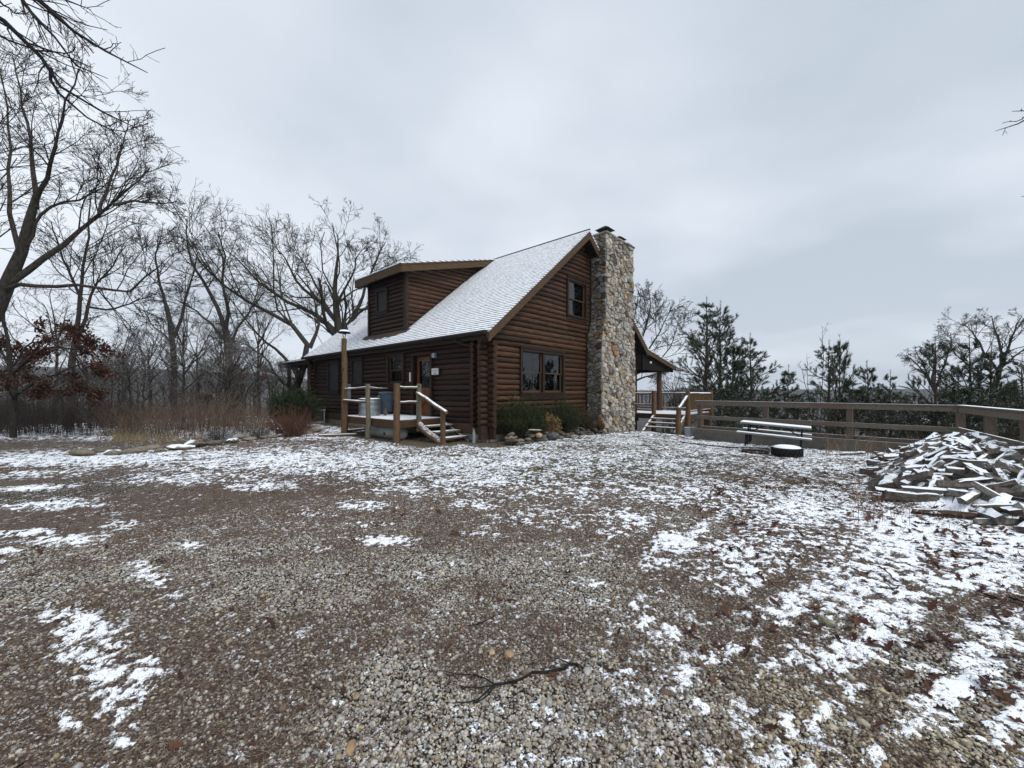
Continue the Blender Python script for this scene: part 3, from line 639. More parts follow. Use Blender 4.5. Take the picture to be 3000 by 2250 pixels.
# windows
def window(parent, conv, a0, a1, z0, z1, lights=1, curtain=False, dark=False, rail='board'):
    w_ = MB(); tr_ = .10; o = .11
    B = lambda mb_, p, q_: mb_.box(tuple(min(x, y) for x, y in zip(conv(*p), conv(*q_))), tuple(max(x, y) for x, y in zip(conv(*p), conv(*q_))))
    B(w_, (a0-tr_, -.05, z0-.02), (a0, o, z1)); B(w_, (a1, -.05, z0-.02), (a1+tr_, o, z1)); B(w_, (a0-tr_, -.05, z1), (a1+tr_, o, z1+.10)); B(w_, (a0-tr_-.03, -.05, z1+.10), (a1+tr_+.03, o+.03, z1+.14))
    B(w_, (a0-tr_, -.05, z0-.14), (a1+tr_, o-.01, z0-.022))
    fr_ = w_.build('window', 'trim', parent)
    s_ = MB(); B(s_, (a0-.05, -.10, z0-.03), (a1+.05, o+.03, z0+.02)); s_.build('sill', 'trim', fr_)
    n_ = lights; wd_ = (a1-a0)/n_
    for i in range(n_):
        p, q_ = a0+wd_*i, a0+wd_*(i+1)
        if i: m_ = MB(); B(m_, (p-.05, -.08, z0), (p+.05, o-.02, z1)); m_.build('mullion', 'trim', fr_); p += .05
        if i < n_-1: q_ -= .05
        zm = (z0+z1)/2; s_ = MB(); e = .05
        for (za, zb_, oo) in ((zm-.02, z1, .0), (z0+.02, zm+.02, -.035)):
            B(s_, (p, oo-.03, za), (p+e, oo+.01, zb_)); B(s_, (q_-e, oo-.03, za), (q_, oo+.01, zb_)); B(s_, (p+e, oo-.03, zb_-e*.8), (q_-e, oo+.01, zb_)); B(s_, (p+e, oo-.03, za), (q_-e, oo+.01, za+e*(.8 if za > zm-.1 else 1.3)))
        s_.build('sash', rail, fr_)
        g_ = MB(); B(g_, (p+e*.5, -.02, zm), (q_-e*.5, -.014, z1-.02)); B(g_, (p+e*.5, -.055, z0+.04), (q_-e*.5, -.049, zm)); g_.build('pane', 'glass', fr_)
        if dark: g_ = MB(); B(g_, (p, .035, z0+.02), (q_, .039, z1)); g_.build('insect_screen', 'screen', fr_)
        if curtain:
            c_ = MB(); nn = 24; zc = z1-.42 if i == 0 else z1-.48
            vs = []
            for j in range(nn+1):
                a = p+(q_-p)*j/nn; oo = -.16+.02*math.sin(j*1.9); vs += [conv(a, oo, z1), conv(a, oo, zc+.02*math.sin(j*.8))]
            c_.add(vs, [(2*j, 2*j+2, 2*j+3, 2*j+1) for j in range(nn)], True); c_.build('curtain', 'curtain', fr_)
    return fr_
w0 = window(cab, cv_e, *WE[0]); window(cab, cv_e, *WE[1], dark=True); window(cab, cv_e, *WE[2], dark=True)
wg = window(cab, cv_g, *WG[0], lights=2, curtain=True); window(cab, cv_g, *WG[1])
window(dm, cvd, 6.74, 7.50, 5.14, 6.04, dark=True, rail='trim')
mb = MB(); mb.box((1.66, .10, 2.62), (2.02, .105, 2.93)); mb.build('paper_note', 'white', wg)
# door
B = lambda mb_, p, q_: mb_.box((min(-p[1], -q_[1]), min(p[0], q_[0]), min(p[2], q_[2])), (max(-p[1], -q_[1]), max(p[0], q_[0]), max(p[2], q_[2])))
mb = MB(); B(mb, (2.74, -.14, .60), (2.84, .12, 3.05)); B(mb, (3.92, -.14, .60), (4.02, .12, 3.05)); B(mb, (2.84, -.14, 2.95), (3.92, .12, 3.05)); B(mb, (2.84, -.16, .58), (3.92, .08, .68)); mb.build('door_frame', 'trim', cab)
mb = MB(); d0, d1, do = 2.86, 3.90, -.07
B(mb, (d0, do-.04, .69), (d0+.13, do, 2.9)); B(mb, (d1-.13, do-.04, .69), (d1, do, 2.9)); B(mb, (d0+.13, do-.04, 2.75), (d1-.13, do, 2.9)); B(mb, (d0+.13, do-.04, 1.58), (d1-.13, do, 1.72)); B(mb, (d0+.13, do-.04, .69), (d1-.13, do, .90))
B(mb, (d0+.13, do-.035, .90), (d1-.13, do-.02, 1.58))
dr = mb.build('door', 'door', cab)
mb = MB(); mb.beam((-do-.0, d0+.15, .93), (-do-.0, d1-.15, 1.55), .03, .05, up=(1, 0, 0)); mb.beam((-do-.003, d0+.15, 1.55), (-do-.003, d1-.15, .93), .03, .05, up=(1, 0, 0)); mb.build('cross_brace', 'door', dr)
mb = MB(); B(mb, (d0+.12, do-.03, 1.70), (d1-.12, do-.024, 2.77)); mb.build('pane', 'glass', dr)
mb = MB(); mb.lathe([(0, 1.72), (.03, 1.72), (.035, 1.78), (.02, 1.80), (0, 1.80)], -do-.02, d1-.22, 10); mb.build('ornament', 'pole', dr)
mb = MB(); mb.tube([(-.0, d1-.06, 1.62), (.0, d1-.06, 1.62)], .03, 8) if 0 else mb.box((.02, d1-.09, 1.60), (.065, d1-.03, 1.66)); mb.build('handle', 'iron', dr)
# porch light, thermometer
mb = MB(); B(mb, (2.50, .07, 2.80), (2.62, .16, 2.97)); B(mb, (2.64, .07, 2.82), (2.70, .14, 2.96)); mb.build('wall_light', 'galvdull', cab)
mb = MB(); B(mb, (4.06, .09, 1.98), (4.14, .12, 2.33)); mb.build('thermometer', 'white', cab)
# chimney
ch = bpy.data.objects.new('chimney', None); COL.objects.link(ch); ch.parent = cab
CD = -.76
mb = MB(); mb.prism([(5.82, -.5), (8.79, -.5), (8.79, 3.7), (8.65, 4.6), (8.65, 8.20), (6.17, 8.20), (6.17, 4.75), (5.82, 3.7)], CD+.03, -.02, 'y'); mb.build('chimney_core', 'mortar', ch)
def clip(poly, nx, ny, d):
    o = []; n = len(poly)
    for i in range(n):
        a, b_ = poly[i], poly[(i+1) % n]; da = a[0]*nx+a[1]*ny-d; db = b_[0]*nx+b_[1]*ny-d
        if da <= 0: o.append(a)
        if da*db < 0: t_ = da/(da-db); o.append((a[0]+(b_[0]-a[0])*t_, a[1]+(b_[1]-a[1])*t_))
    return o
PAL = [(.34, .325, .295), (.43, .415, .385), (.27, .245, .22), (.20, .175, .155), (.31, .25, .175), (.36, .30, .21), (.22, .135, .085), (.29, .17, .095), (.10, .082, .072), (.31, .31, .29), (.24, .225, .185)]
WT = [18, 16, 17, 10, 5, 5, 1.6, 1.2, 5, 15, 9]
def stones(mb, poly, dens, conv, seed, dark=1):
    r_ = random.Random(seed); xs = [p[0] for p in poly]; ys = [p[1] for p in poly]; x0, x1, y0, y1 = min(xs), max(xs), min(ys), max(ys)
    pts = []; n = int((x1-x0)*(y1-y0)*dens); az = 1.35
    while len(pts) < n:
        c = (r_.uniform(x0, x1), r_.uniform(y0, y1)*az); md = .07+.30*r_.random()**1.6
        if all((c[0]-p[0])**2+(c[1]-p[1])**2 > (md*.9+.0)**2 for p in pts[-400:]) or r_.random() < .03: pts.append(c)
    for c in pts:
        po = [(x, y*az) for x, y in poly]
        for p in pts:
            if p is c: continue
            dx, dy = p[0]-c[0], p[1]-c[1]; dd = dx*dx+dy*dy
            if dd > 1.4: continue
            l = math.sqrt(dd); po = clip(po, dx/l, dy/l, (c[0]*dx+c[1]*dy)/l+l/2-.013)
            if len(po) < 3: break
        if len(po) < 3: continue
        po = [(x, y/az) for x, y in po]; mx_ = sum(p[0] for p in po)/len(po); my_ = sum(p[1] for p in po)/len(po)
        po = [(x+r_.uniform(-.008, .008), y+r_.uniform(-.008, .008)) for x, y in po]
        d = r_.uniform(.02, .095); n_ = len(po); vs = []
        for k_, o in ((1, 0), (.98, d*.7), (.86, d)):
            for x, y in po: vs.append(conv(mx_+(x-mx_)*k_, my_+(y-my_)*k_, o+r_.uniform(-.004, .004)))
        ti = conv(mx_, my_, d+r_.uniform(0, .012))
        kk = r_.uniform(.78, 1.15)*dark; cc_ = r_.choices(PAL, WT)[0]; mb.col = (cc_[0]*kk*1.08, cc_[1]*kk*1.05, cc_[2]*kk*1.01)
        mb.add(vs+[ti], [(i+j*n_, (i+1) % n_+j*n_, (i+1) % n_+(j+1)*n_, i+(j+1)*n_) for i in range(n_) for j in range(2)]+[(i+2*n_, (i+1) % n_+2*n_, 3*n_) for i in range(n_)])
mb = MB(); fr_c = lambda a, z, o: (a, CD+.03-o, z)
stones(mb, [(5.8, -.45), (8.81, -.45), (8.81, 3.7), (5.8, 3.7)], 26, fr_c, 1)
stones(mb, [(5.8, 3.705), (8.81, 3.705), (8.67, 4.72), (6.15, 4.72)], 26, fr_c, 2)
stones(mb, [(6.15, 4.725), (8.67, 4.725), (8.67, 8.22), (6.15, 8.22)], 26, fr_c, 3)
le = lambda a, z, o: (5.82-o if z < 3.7 else (6.17-o if z > 4.72 else 5.82+.35*(z-3.7)/1.02-o), -a, z)
stones(mb, [(.0, -.45), (.76, -.45), (.76, 8.22), (.0, 8.22)], 34, le, 4, .6)  # left face stones darkened, the shade of that side painted in
stones(mb, [(.0, -.45), (.76, -.45), (.76, 3.7), (.0, 3.7)], 17, lambda a, z, o: (8.79+o, -a, z), 5)
stones(mb, [(.0, 4.6), (.76, 4.6), (.76, 8.22), (.0, 8.22)], 17, lambda a, z, o: (8.65+o, -a, z), 6)
stones(mb, [(6.17, 7.3), (8.65, 7.3), (8.65, 8.22), (6.17, 8.22)], 15, lambda a, z, o: (a, .0+o, z), 7)
mb.build('stone_facing', 'stone', ch)
mb = MB(); mb.box((6.16, -.02, 7.0), (8.66, .02, 8.2)); mb.build('chimney_back', 'mortar', ch)
mb = MB()
r_ = random.Random(5)
for e in ((6.08, -.84, 8.72, -.60), (6.08, -.18, 8.72, .07)):
    x = e[0]
    while x < e[2]-.05:
        l = r_.uniform(.25, .5); mb.col = tuple(k*.8 for k in r_.choice(PAL[:4])); mb.box((x, e[1]+r_.uniform(-.02, .02), 8.205), (min(x+l-.01, e[2]), e[3], 8.265+r_.uniform(-.012, .012))); x += l
for x0, x1 in ((6.08, 6.4), (8.4, 8.72)): mb.col = PAL[2]; mb.box((x0, -.595, 8.204), (x1, -.185, 8.26))
mb.col = PAL[1]; mb.box((6.42, -.59, 8.2), (8.38, -.19, 8.245)); mb.build('chimney_cap', 'stone', ch)
def flue(u, v_, w_, z0, z1, h):
    mb = MB(); mb.box((u-.14, v_-.14, 8.25), (u+.14, v_+.14, z0)); 
    for a, b_ in ((-1, -1), (1, -1), (1, 1), (-1, 1)): mb.box((u+a*.12-.01, v_+b_*.12-.01, z0), (u+a*.12+.01, v_+b_*.12+.01, z1))
    mb.add([(u-w_, v_-w_, z1), (u+w_, v_-w_, z1), (u+w_, v_+w_, z1), (u-w_, v_+w_, z1), (u, v_, z1+h)], [(0, 1, 4), (1, 2, 4), (2, 3, 4), (3, 0, 4), (3, 2, 1, 0)]); mb.build('flue_cap', 'iron', ch)
flue(6.72, -.40, .32, 8.44, 8.56, .22); flue(7.98, -.40, .27, 8.40, 8.52, .18)
# lakeside porch roof posts and left end porch
mb = MB()
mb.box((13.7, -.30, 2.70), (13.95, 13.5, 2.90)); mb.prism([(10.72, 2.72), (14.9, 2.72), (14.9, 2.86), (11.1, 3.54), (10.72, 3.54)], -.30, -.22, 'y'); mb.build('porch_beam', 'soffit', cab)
for v_ in (.10, 4.4, 8.8, 13.0):
    mb = MB(); mb.tube([(13.83, v_, .5), (13.84, v_, 1.3), (13.82, v_, 2.1), (13.83, v_, 2.72)], [.15, .14, .14, .13], 12, .05); mb.build('porch_post', 'polered', cab)
mb = MB(); mb.lathe([(0, 3.02), (.05, 3.04), (.065, 3.09), (.05, 3.14), (0, 3.16)], 11.3, -.47, 10); mb.build('flood_light', 'white', cab)
mb = MB(); mb.prism([(-.45, 3.36), (5.3, 3.9), (11, 3.36), (11, 3.28), (5.3, 3.80), (-.45, 3.28)], 13.5, 17.8, 'y'); mb.build('side_porch_roof', 'roof', cab)
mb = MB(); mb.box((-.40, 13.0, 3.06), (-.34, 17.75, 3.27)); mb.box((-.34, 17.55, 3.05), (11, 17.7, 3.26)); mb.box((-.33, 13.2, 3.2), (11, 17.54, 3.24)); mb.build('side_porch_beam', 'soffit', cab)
for u_, v_ in ((.1, 16.2), (.1, 14.3), (.1, 17.4), (3.5, 17.4), (7, 17.4), (10.5, 17.4)):
    mb = MB(); mb.tube([(u_, v_, -.1), (u_, v_, 1.5), (u_, v_, 3.1)], [.13, .12, .11], 10, .05); mb.build('porch_post', 'polered', cab)
mb = MB(); mb.box((0, 13.3, .55), (11, 17.6, .68)); mb.build('side_porch_floor', 'joist', cab)
mb = MB()
for a, b_ in (((.1, 14.3), (.1, 16.2)), ((.1, 16.2), (.1, 17.4))):
    for z_ in (.85, 1.55): mb.tube([(*a, z_), (*b_, z_)], .035, 6, .08)
    n = int((b_[1]-a[1])/.16)
    for i in range(1, n): mb.tube([(a[0], a[1]+.16*i, .85), (a[0], a[1]+.16*i, 1.55)], .018, 5)
mb.build('porch_railing', 'pole', cab)

# ------------------------------------------------------------------ entry deck
eo = (-1, 3.9, 0); ed = hthing('entry_deck', 'small raised wooden deck at the cabin door with peeled pole rails', 'deck', eo)
mb = MB(); v_ = 2.03
while v_ < 5.75:
    mb.box((-1.94, v_, .665), (-.09, v_+.138, .70+rnd.uniform(-.002, .002))); v_ += .145
mb.build('floor', 'deckboard', ed, eo)
mb = MB(); mb.box((-1.93, 2.03, .45), (-1.88, 5.80, .66)); mb.box((-1.88, 2.03, .45), (-.10, 2.08, .66)); mb.box((-1.88, 5.75, .45), (-.10, 5.80, .66)); mb.box((-.16, 2.08, .45), (-.11, 5.75, .66)); mb.build('joist', 'joist', ed, eo)
def pole(par, org, p, q_, r0, r1, mt, name='post', n=7, wob=.05, bend=.012, k=12, flat=0):
    mb = MB(); p = Vector(p); q_ = Vector(q_); pts = []; rs = []
    for i in range(n):
        t_ = i/(n-1); c = p.lerp(q_, t_)+Vector((rnd.uniform(-bend, bend), rnd.uniform(-bend, bend), rnd.uniform(-bend, bend)*(.3 if abs((q_-p).normalized().z) > .8 else 1))); pts.append(c); rs.append((r0+(r1-r0)*t_)*rnd.uniform(.97, 1.03))
    pts[0] = p; pts[-1] = q_
    mb.tube(pts, rs, k, wob*.5); 
    if flat: mb.tube([pts[-1], pts[-1]+(pts[-1]-pts[-2]).normalized()*flat], [rs[-1], rs[-1]*.55], k, 0)
    return mb.build(name, mt, par, org)
pole(ed, eo, (-2.03, 5.45, -.15), (-2.03, 5.45, 3.55), .125, .085, 'pole', n=12, bend=.012)
pole(ed, eo, (-2.02, 3.72, -.15), (-2.02, 3.72, 1.84), .085, .078, 'polegrey', flat=.012)
pole(ed, eo, (-2.02, 1.95, -.15), (-2.00, 1.95, 1.83), .108, .095, 'pole', flat=.02)
pole(ed, eo, (-1.16, 1.99, .3), (-1.16, 1.99, 1.84), .088, .082, 'polegrey', flat=.01)
pole(ed, eo, (-1.22, .66, -.15), (-1.22, .66, 1.10), .085, .075, 'pole')
pole(ed, eo, (-2.06, 5.55, 1.70), (-1.98, 3.72, 1.74), .028, .030, 'polesnow', 'rail'); pole(ed, eo, (-1.98, 3.72, 1.74), (-1.95, 2.9, 1.70), .025, .016, 'polesnow', 'rail')
pole(ed, eo, (-2.08, 5.5, 1.27), (-2.0, 3.72, 1.25), .045, .045, 'polesnow', 'rail')
pole(ed, eo, (-2.0, 1.97, 1.73), (-1.16, 1.99, 1.73), .042, .042, 'polesnow', 'rail'); pole(ed, eo, (-2.0, 1.97, 1.26), (-1.16, 1.99, 1.26), .042, .042, 'polesnow', 'rail')
pole(ed, eo, (-1.99, 5.5, 1.72), (-.12, 5.72, 1.72), .03, .03, 'polesnow', 'rail'); pole(ed, eo, (-1.99, 5.5, 1.26), (-.12, 5.72, 1.24), .03, .03, 'polesnow', 'rail')
pole(ed, eo, (-1.19, 2.05, 1.56), (-1.27, .42, .97), .062, .058, 'polesnow', 'handrail')
pole(ed, eo, (-1.17, 1.95, .52), (-1.20, .62, -.06), .115, .10, 'stairlog', 'stringer', bend=.02); pole(ed, eo, (-.12, 1.98, .52), (-.12, .72, -.03), .05, .05, 'stairlog', 'stringer')
for i, (v_, z_) in enumerate(((1.68, .50), (1.28, .335), (.90, .17))):
    mb = MB(); mb.box((-1.14, v_-.16, z_-.05), (-.12, v_+.15, z_)); mb.build('step', 'stair', ed, eo)
mb = MB()
for v_ in (2.6, 3.9, 5.2): mb.box((-.5, v_, -.1), (-.4, v_+.1, .45))
mb.build('pier', 'joist', ed, eo)
# bell on the tall post
bo = (-2.03, 5.45, 3.55); be = hthing('dinner_bell', 'black iron dinner bell with a ledge of snow on the tall deck post', 'bell', bo)
mb = MB(); mb.lathe([(.0, 4.20), (.045, 4.19), (.07, 4.12), (.105, 4.02), (.13, 3.88), (.16, 3.82), (.215, 3.775), (.225, 3.76), (.21, 3.75), (.12, 3.78), (.05, 3.95), (0, 4.0)], bo[0]+.0, bo[1], 24); mb.build('bell_body', 'iron', be, bo)
mb = MB(); mb.lathe([(.138, 3.865), (.155, 3.845), (.185, 3.808), (.187, 3.79), (.14, 3.82), (.128, 3.85)], bo[0], bo[1], 24); mb.build('snow_cap', 'snow', be, bo)
mb = MB()
mb.tube([(bo[0], bo[1]+.13, 4.02), (bo[0], bo[1]+.125, 3.85), (bo[0], bo[1]+.10, 3.66), (bo[0], bo[1]+.05, 3.56), (bo[0]-.03, bo[1]+.02, 3.44)], .016, 6)
mb.tube([(bo[0], bo[1]-.10, 3.9), (bo[0], bo[1]-.10, 3.72), (bo[0], bo[1]-.05, 3.58), (bo[0]-.0, bo[1], 3.5)], .016, 6); mb.tube([(bo[0], bo[1]+.13, 4.0), (bo[0], bo[1]-.10, 4.0)], .012, 6); mb.build('yoke', 'iron', be, bo)
mb = MB(); mb.tube([(bo[0], bo[1], 3.95), (bo[0], bo[1], 3.72)], .008, 5); mb.lathe([(0, 3.69), (.025, 3.71), (.02, 3.74), (0, 3.75)], bo[0], bo[1], 8); mb.build('clapper', 'iron', be, bo)
mb = MB(); mb.tube([(bo[0]-.05, bo[1]+.09, 3.66), (bo[0]-.09, bo[1]+.10, 3.3), (bo[0]-.13, bo[1]+.10, 2.4), (bo[0]-.13, bo[1]+.09, 1.9)], .005, 4); mb.build('pull_cord', 'iron', be, bo)
# stock tank, bin
so_ = (-1.30, 4.95, .70); st = hthing('stock_tank', 'round galvanised steel tub with ribbed sides and snow on top, on the deck', 'tub', so_)
prof = [(.0, .705), (.385, .705)]
for i in range(25):
    z_ = .72+.59*i/24; prof.append((.385+(.016 if i in (5, 13, 20) else 0), z_))
prof += [(.405, 1.32), (.405, 1.335), (.385, 1.335), (.38, 1.30)]
mb = MB(); mb.lathe(prof, so_[0], so_[1], 40); mb.build('tub_wall', 'galv', st, so_)
mb = MB(); mb.lathe([(.383, 1.30), (.38, 1.335), (.30, 1.355), (.15, 1.345), (0, 1.36)], so_[0], so_[1], 24); mb.build('snow_lid', 'snow', st, so_)
to_ = (-.45, 5.20, .70); tcn = hthing('trash_can', 'dark blue plastic trash can on wheels beside the cabin door', 'trash can', to_)
mb = MB(); prof = [(0, .80), (.22, .80), (.225, .83), (.27, 1.45), (.285, 1.50), (.30, 1.50), (.305, 1.54), (.285, 1.545), (.27, 1.5)]
k = 36; vs = [(to_[0]+r*math.cos(2*math.pi*j/k)*(1+(.025 if j % 3 == 0 and .81 < z_ < 1.46 else 0)), to_[1]+r*math.sin(2*math.pi*j/k)*(1+(.025 if j % 3 == 0 and .81 < z_ < 1.46 else 0)), z_) for r, z_ in prof for j in range(k)]
mb.add(vs, [(i*k+j, i*k+(j+1) % k, (i+1)*k+(j+1) % k, (i+1)*k+j) for i in range(len(prof)-1) for j in range(k)]); mb.build('bin_body', 'can', tcn, to_)
mb = MB(); mb.lathe([(.315, 1.52), (.318, 1.555), (.28, 1.575), (.12, 1.60), (0, 1.605)], *to_[:2], 30); mb.build('lid', 'can', tcn, to_)
mb = MB(); mb.tube([(to_[0]-.28, to_[1]-.14, 1.42), (to_[0]-.34, to_[1]-.12, 1.42), (to_[0]-.34, to_[1]+.04, 1.42), (to_[0]-.28, to_[1]+.06, 1.42)], .016, 6); mb.build('handle', 'can', tcn, to_)
for a in range(4):
    mb = MB(); cx_, cy_ = to_[0]+.18*math.cos(a*1.57+.5), to_[1]+.18*math.sin(a*1.57+.5); mb.tube([(cx_-.012, cy_, .745), (cx_+.012, cy_, .745)], .042, 10); mb.box((cx_-.02, cy_-.02, .77), (cx_+.02, cy_+.02, .81)); mb.build('wheel', 'black', tcn, to_)
mb = MB(); mb.tube([(to_[0]-.27, to_[1]+.16, 1.40), (to_[0]-.29, to_[1]+.10, 1.43), (to_[0]-.295, to_[1]+.02, 1.39)], .03, 6, .3); mb.build('work_gloves', plain('yellow_cloth', (.42, .42, .14), .9), tcn, to_)
co_ = (-.95, 4.45, .70); mb = MB(); mb.col = (.09, .08, .07); blob_rock(mb, (co_[0], co_[1], .80), (.09, .08, .10), (.10, .085, .07), 3); blob_rock(mb, (co_[0]+.02, co_[1]+.02, .93), (.06, .055, .05), (.13, .10, .08), 4)
g_ = hthing('garden_figure', 'small weathered stone figure between the tub and the trash can', 'figure', co_); mb.build('figure_body', 'rock', g_, co_)
# pressure tank under the deck
po = (-1.55, 3.3, 0); pt_ = hthing('pressure_tank', 'old grey pressure tank lying under the entry deck', 'tank', po)
mb = MB(); L = [(-.0, .02), (.03, .14), (.10, .21), (.18, .235), (.5, .24), (1.5, .24), (1.83, .235), (1.92, .20), (1.98, .12), (2.0, .02)]
mb.tube([(-1.55, 2.25+a, .235) for a, r in L], [r for a, r in L], 24, 0); mb.build('tank_shell', 'concgreen', pt_, po)
mb = MB(); mb.tube([(-1.80, 3.95, .26), (-1.78, 3.95, .26)], .02, 8); mb.tube([(-1.805, 3.05, .2), (-1.78, 3.05, .2)], .05, 8); mb.build('port', 'iron', pt_, po)
mb = MB(); mb.box((-1.72, 2.6, -.08), (-1.38, 2.7, .03)); mb.build('cradle', 'joist', pt_, po); mb = MB(); mb.box((-1.72, 3.9, -.08), (-1.38, 4.0, .03)); mb.build('cradle', 'joist', pt_, po)
# electric meter
mo = (-.12, 9.25, 1.1); me_ = hthing('electric_meter', 'grey electric meter box on the eave wall behind the bell post', 'meter', mo)
mb = MB(); mb.box((-.26, 8.98, 1.12), (-.08, 9.32, 1.95)); mb.build('meter_box', 'meter', me_, mo)
mb = MB(); mb.tube([(-.26, 9.16, 1.62), (-.36, 9.16, 1.62)], .09, 14); mb.build('dial', 'glass', me_, mo)
mb = MB(); mb.tube([(-.18, 9.16, 1.12), (-.18, 9.16, -.1)], .03, 8); mb.tube([(-.18, 9.16, 1.95), (-.18, 9.16, 3.2)], .03, 8); mb.build('conduit', 'meter', me_, mo)
# sign by the door
sg = (-.10, 2.48, 2.30); sgn = hthing('house_sign', 'small white hand-lettered sign in a dark frame right of the door', 'sign', sg)
mb = MB(); mb.box((-.125, 2.27, 2.17), (-.09, 2.72, 2.44)); mb.build('frame', 'trim', sgn, sg)
mb = MB(); mb.box((-.131, 2.32, 2.20), (-.127, 2.71, 2.42)); mb.build('sign_face', 'white', sgn, sg)
mb = MB(); r_ = random.Random(3)
for (z_, a, b_) in ((2.34, 2.68, 2.35), (2.25, 2.58, 2.42)):
    pts = []; n = 44
    for i in range(n): t_ = i/(n-1); pts.append((-.134, a+(b_-a)*t_+.010*math.sin(i*1.25), z_+.022*math.sin(i*.9+r_.random()*.9)*(1.3 if i % 9 < 2 else .7)))
    mb.tube(pts, .0032, 4)
mb.build('lettering', 'iron', sgn, sg)
# air conditioner
ao = (-.55, 11.9, 0); ac = hthing('air_conditioner', 'pale green outdoor air conditioner on the ground at the far eave wall', 'air conditioner', ao)
mb = MB(); mb.box((-.95, 11.45, -.02), (-.20, 12.35, .05)); mb.build('base_pad', 'conc', ac, ao)
mb = MB()
for a, b_ in (((-.93, 11.48, .06), (-.88, 11.53, .66)), ((-.93, 12.27, .06), (-.88, 12.32, .66)), ((-.27, 11.48, .06), (-.22, 11.53, .66)), ((-.27, 12.27, .06), (-.22, 12.32, .66))): mb.box(a, b_)
mb.box((-.93, 11.48, .055), (-.22, 12.32, .11)); mb.box((-.95, 11.46, .62), (-.20, 12.34, .69)); mb.build('casing', 'beige', ac, ao)
mb = MB(); mb.box((-.87, 11.54, .11), (-.28, 12.26, .62)); mb.build('coil', 'black', ac, ao)
mb = MB()
for i in range(6): y_ = 11.60+.13*i; mb.box((-.915, y_, .11), (-.895, y_+.012, .62))
for i in range(9): z_ = .13+.055*i; mb.box((-.905, 11.53, z_), (-.90, 12.27, z_+.008)); mb.box((-.88, 11.50, z_), (-.27, 11.505, z_+.008))
mb.build('grille', 'beige', ac, ao)
mb = MB(); mb.box((-.94, 11.47, .69), (-.21, 12.33, .705)); mb.build('snow_cap', 'snow', ac, ao)

# ------------------------------------------------------------------ lakeside deck
bo2 = (12, -1.2, .5); bd = hthing('back_deck', 'raised deck at the right side of the cabin with log rails and snowy steps', 'deck', bo2)
mb = MB()
v_ = -2.6
while v_ < 13.1: mb.box((10.42 if v_ < -.05 else 10.73, v_, .485), (14.25, v_+.138, .52)); v_ += .145
mb.build('floor', 'deckboard', bd, bo2)
mb = MB(); mb.box((10.42, -2.58, .26), (10.47, -.1, .48)); mb.box((10.47, -2.58, .26), (14.2, -2.53, .48)); mb.box((14.15, -2.5, .26), (14.2, 13, .48)); mb.box((10.47, -.10, .1), (10.70, -.05, .48)); mb.build('joist', 'joist', bd, bo2)
for p, a, b_ in (((10.42, -2.62), -.5, 1.62), ((10.42, -1.0), -.5, 1.62), ((13.95, -2.62), .2, 1.62)):
    pole(bd, bo2, (*p, a), (*p, b_), .12, .10, 'pole', flat=.03)
pole(bd, bo2, (9.22, -2.62, -.5), (9.22, -2.62, .90), .12, .11, 'pole', flat=.01)
pole(bd, bo2, (13.9, -2.55, -1.6), (13.9, -2.55, .3), .12, .12, 'pole', 'pier'); pole(bd, bo2, (12.9, -2.45, -1.3), (12.9, -2.45, .3), .13, .13, 'pole', 'pier')
def railing(a, b_, z0, z1, n, r=.035, top='polesnow', bal='pole', tw=0):
    pole(bd, bo2, (*a, z1), (*b_, z1), .055, .05, top, 'rail'); pole(bd, bo2, (*a, z0), (*b_, z0), .045, .04, top, 'rail')
    for i in range(1, n):
        t_ = i/n; p = (a[0]+(b_[0]-a[0])*t_, a[1]+(b_[1]-a[1])*t_); pole(bd, bo2, (*p, z0), (p[0]+rnd.uniform(-tw, tw), p[1]+rnd.uniform(-tw, tw), z1), r, r*.85, bal, 'baluster', n=4, k=6)
railing((10.42, -2.62), (13.95, -2.62), .68, 1.50, 18, .045)
railing((10.42, -1.0), (10.42, .0), .95, 1.50, 5, .02, tw=.04)
pole(bd, bo2, (10.42, -1.0, .68), (10.42, 0, .66), .03, .03, 'pole', 'rail')
railing((14.0, -2.62), (14.0, .1), .68, 1.50, 14, .022); railing((14.0, .1), (14.0, 4.4), .68, 1.50, 20, .022); railing((14.0, 4.4), (14.0, 8.8), .68, 1.50, 20, .022)
pole(bd, bo2, (10.44, -2.60, 1.40), (9.12, -2.66, .86), .065, .06, 'polesnow', 'handrail')
for i, (u_, z_) in enumerate(((10.18, .33), (9.86, .15), (9.54, -.03))):
    mb = MB(); mb.box((u_-.17, -2.50, z_-.06), (u_+.15, -1.0, z_)); mb.build('step', 'stair', bd, bo2)
for v_ in (-2.48, -1.02):
    mb = MB(); mb.beam((10.45, v_, .42), (9.18, v_, -.28), .09, .16); mb.build('stringer', 'stair', bd, bo2)
# bucket on a flat stone
def rocks_thing(name, label, cat, loc, s, col, seed, mt='rock', group=None):
    mb = MB(); blob_rock(mb, (0, 0, 0), s, col, seed); o = mb.build(name, mt); o.location = loc; tag(o, label, cat, group); return o
bx_, by_ = 7.03, 15.85; gb = float(gz(bx_, by_))
rocks_thing('flat_stone', 'flat snowy stone under the galvanised bucket', 'stone', (bx_, by_, gb+.02), (.30, .22, .07), (.22, .21, .19), 8, 'rocksnow')
bk = thing('bucket', 'galvanised bucket at the foot of the right deck steps', 'bucket', (bx_, by_, gb+.08))
mb = MB(); mb.lathe([(0, .005), (.13, .005), (.135, .02), (.17, .34), (.18, .345), (.18, .36), (.165, .36), (.13, .03), (0, .03)], 0, 0, 24); mb.build('pail', 'galvdull', bk)
mb = MB(); mb.tube([(.17*math.cos(a), .17*math.sin(a)*.3-.10*math.sin(a), .34-.13*math.sin(a)) for a in np.linspace(0, math.pi, 9)], .005, 5); mb.build('handle', 'iron', bk)

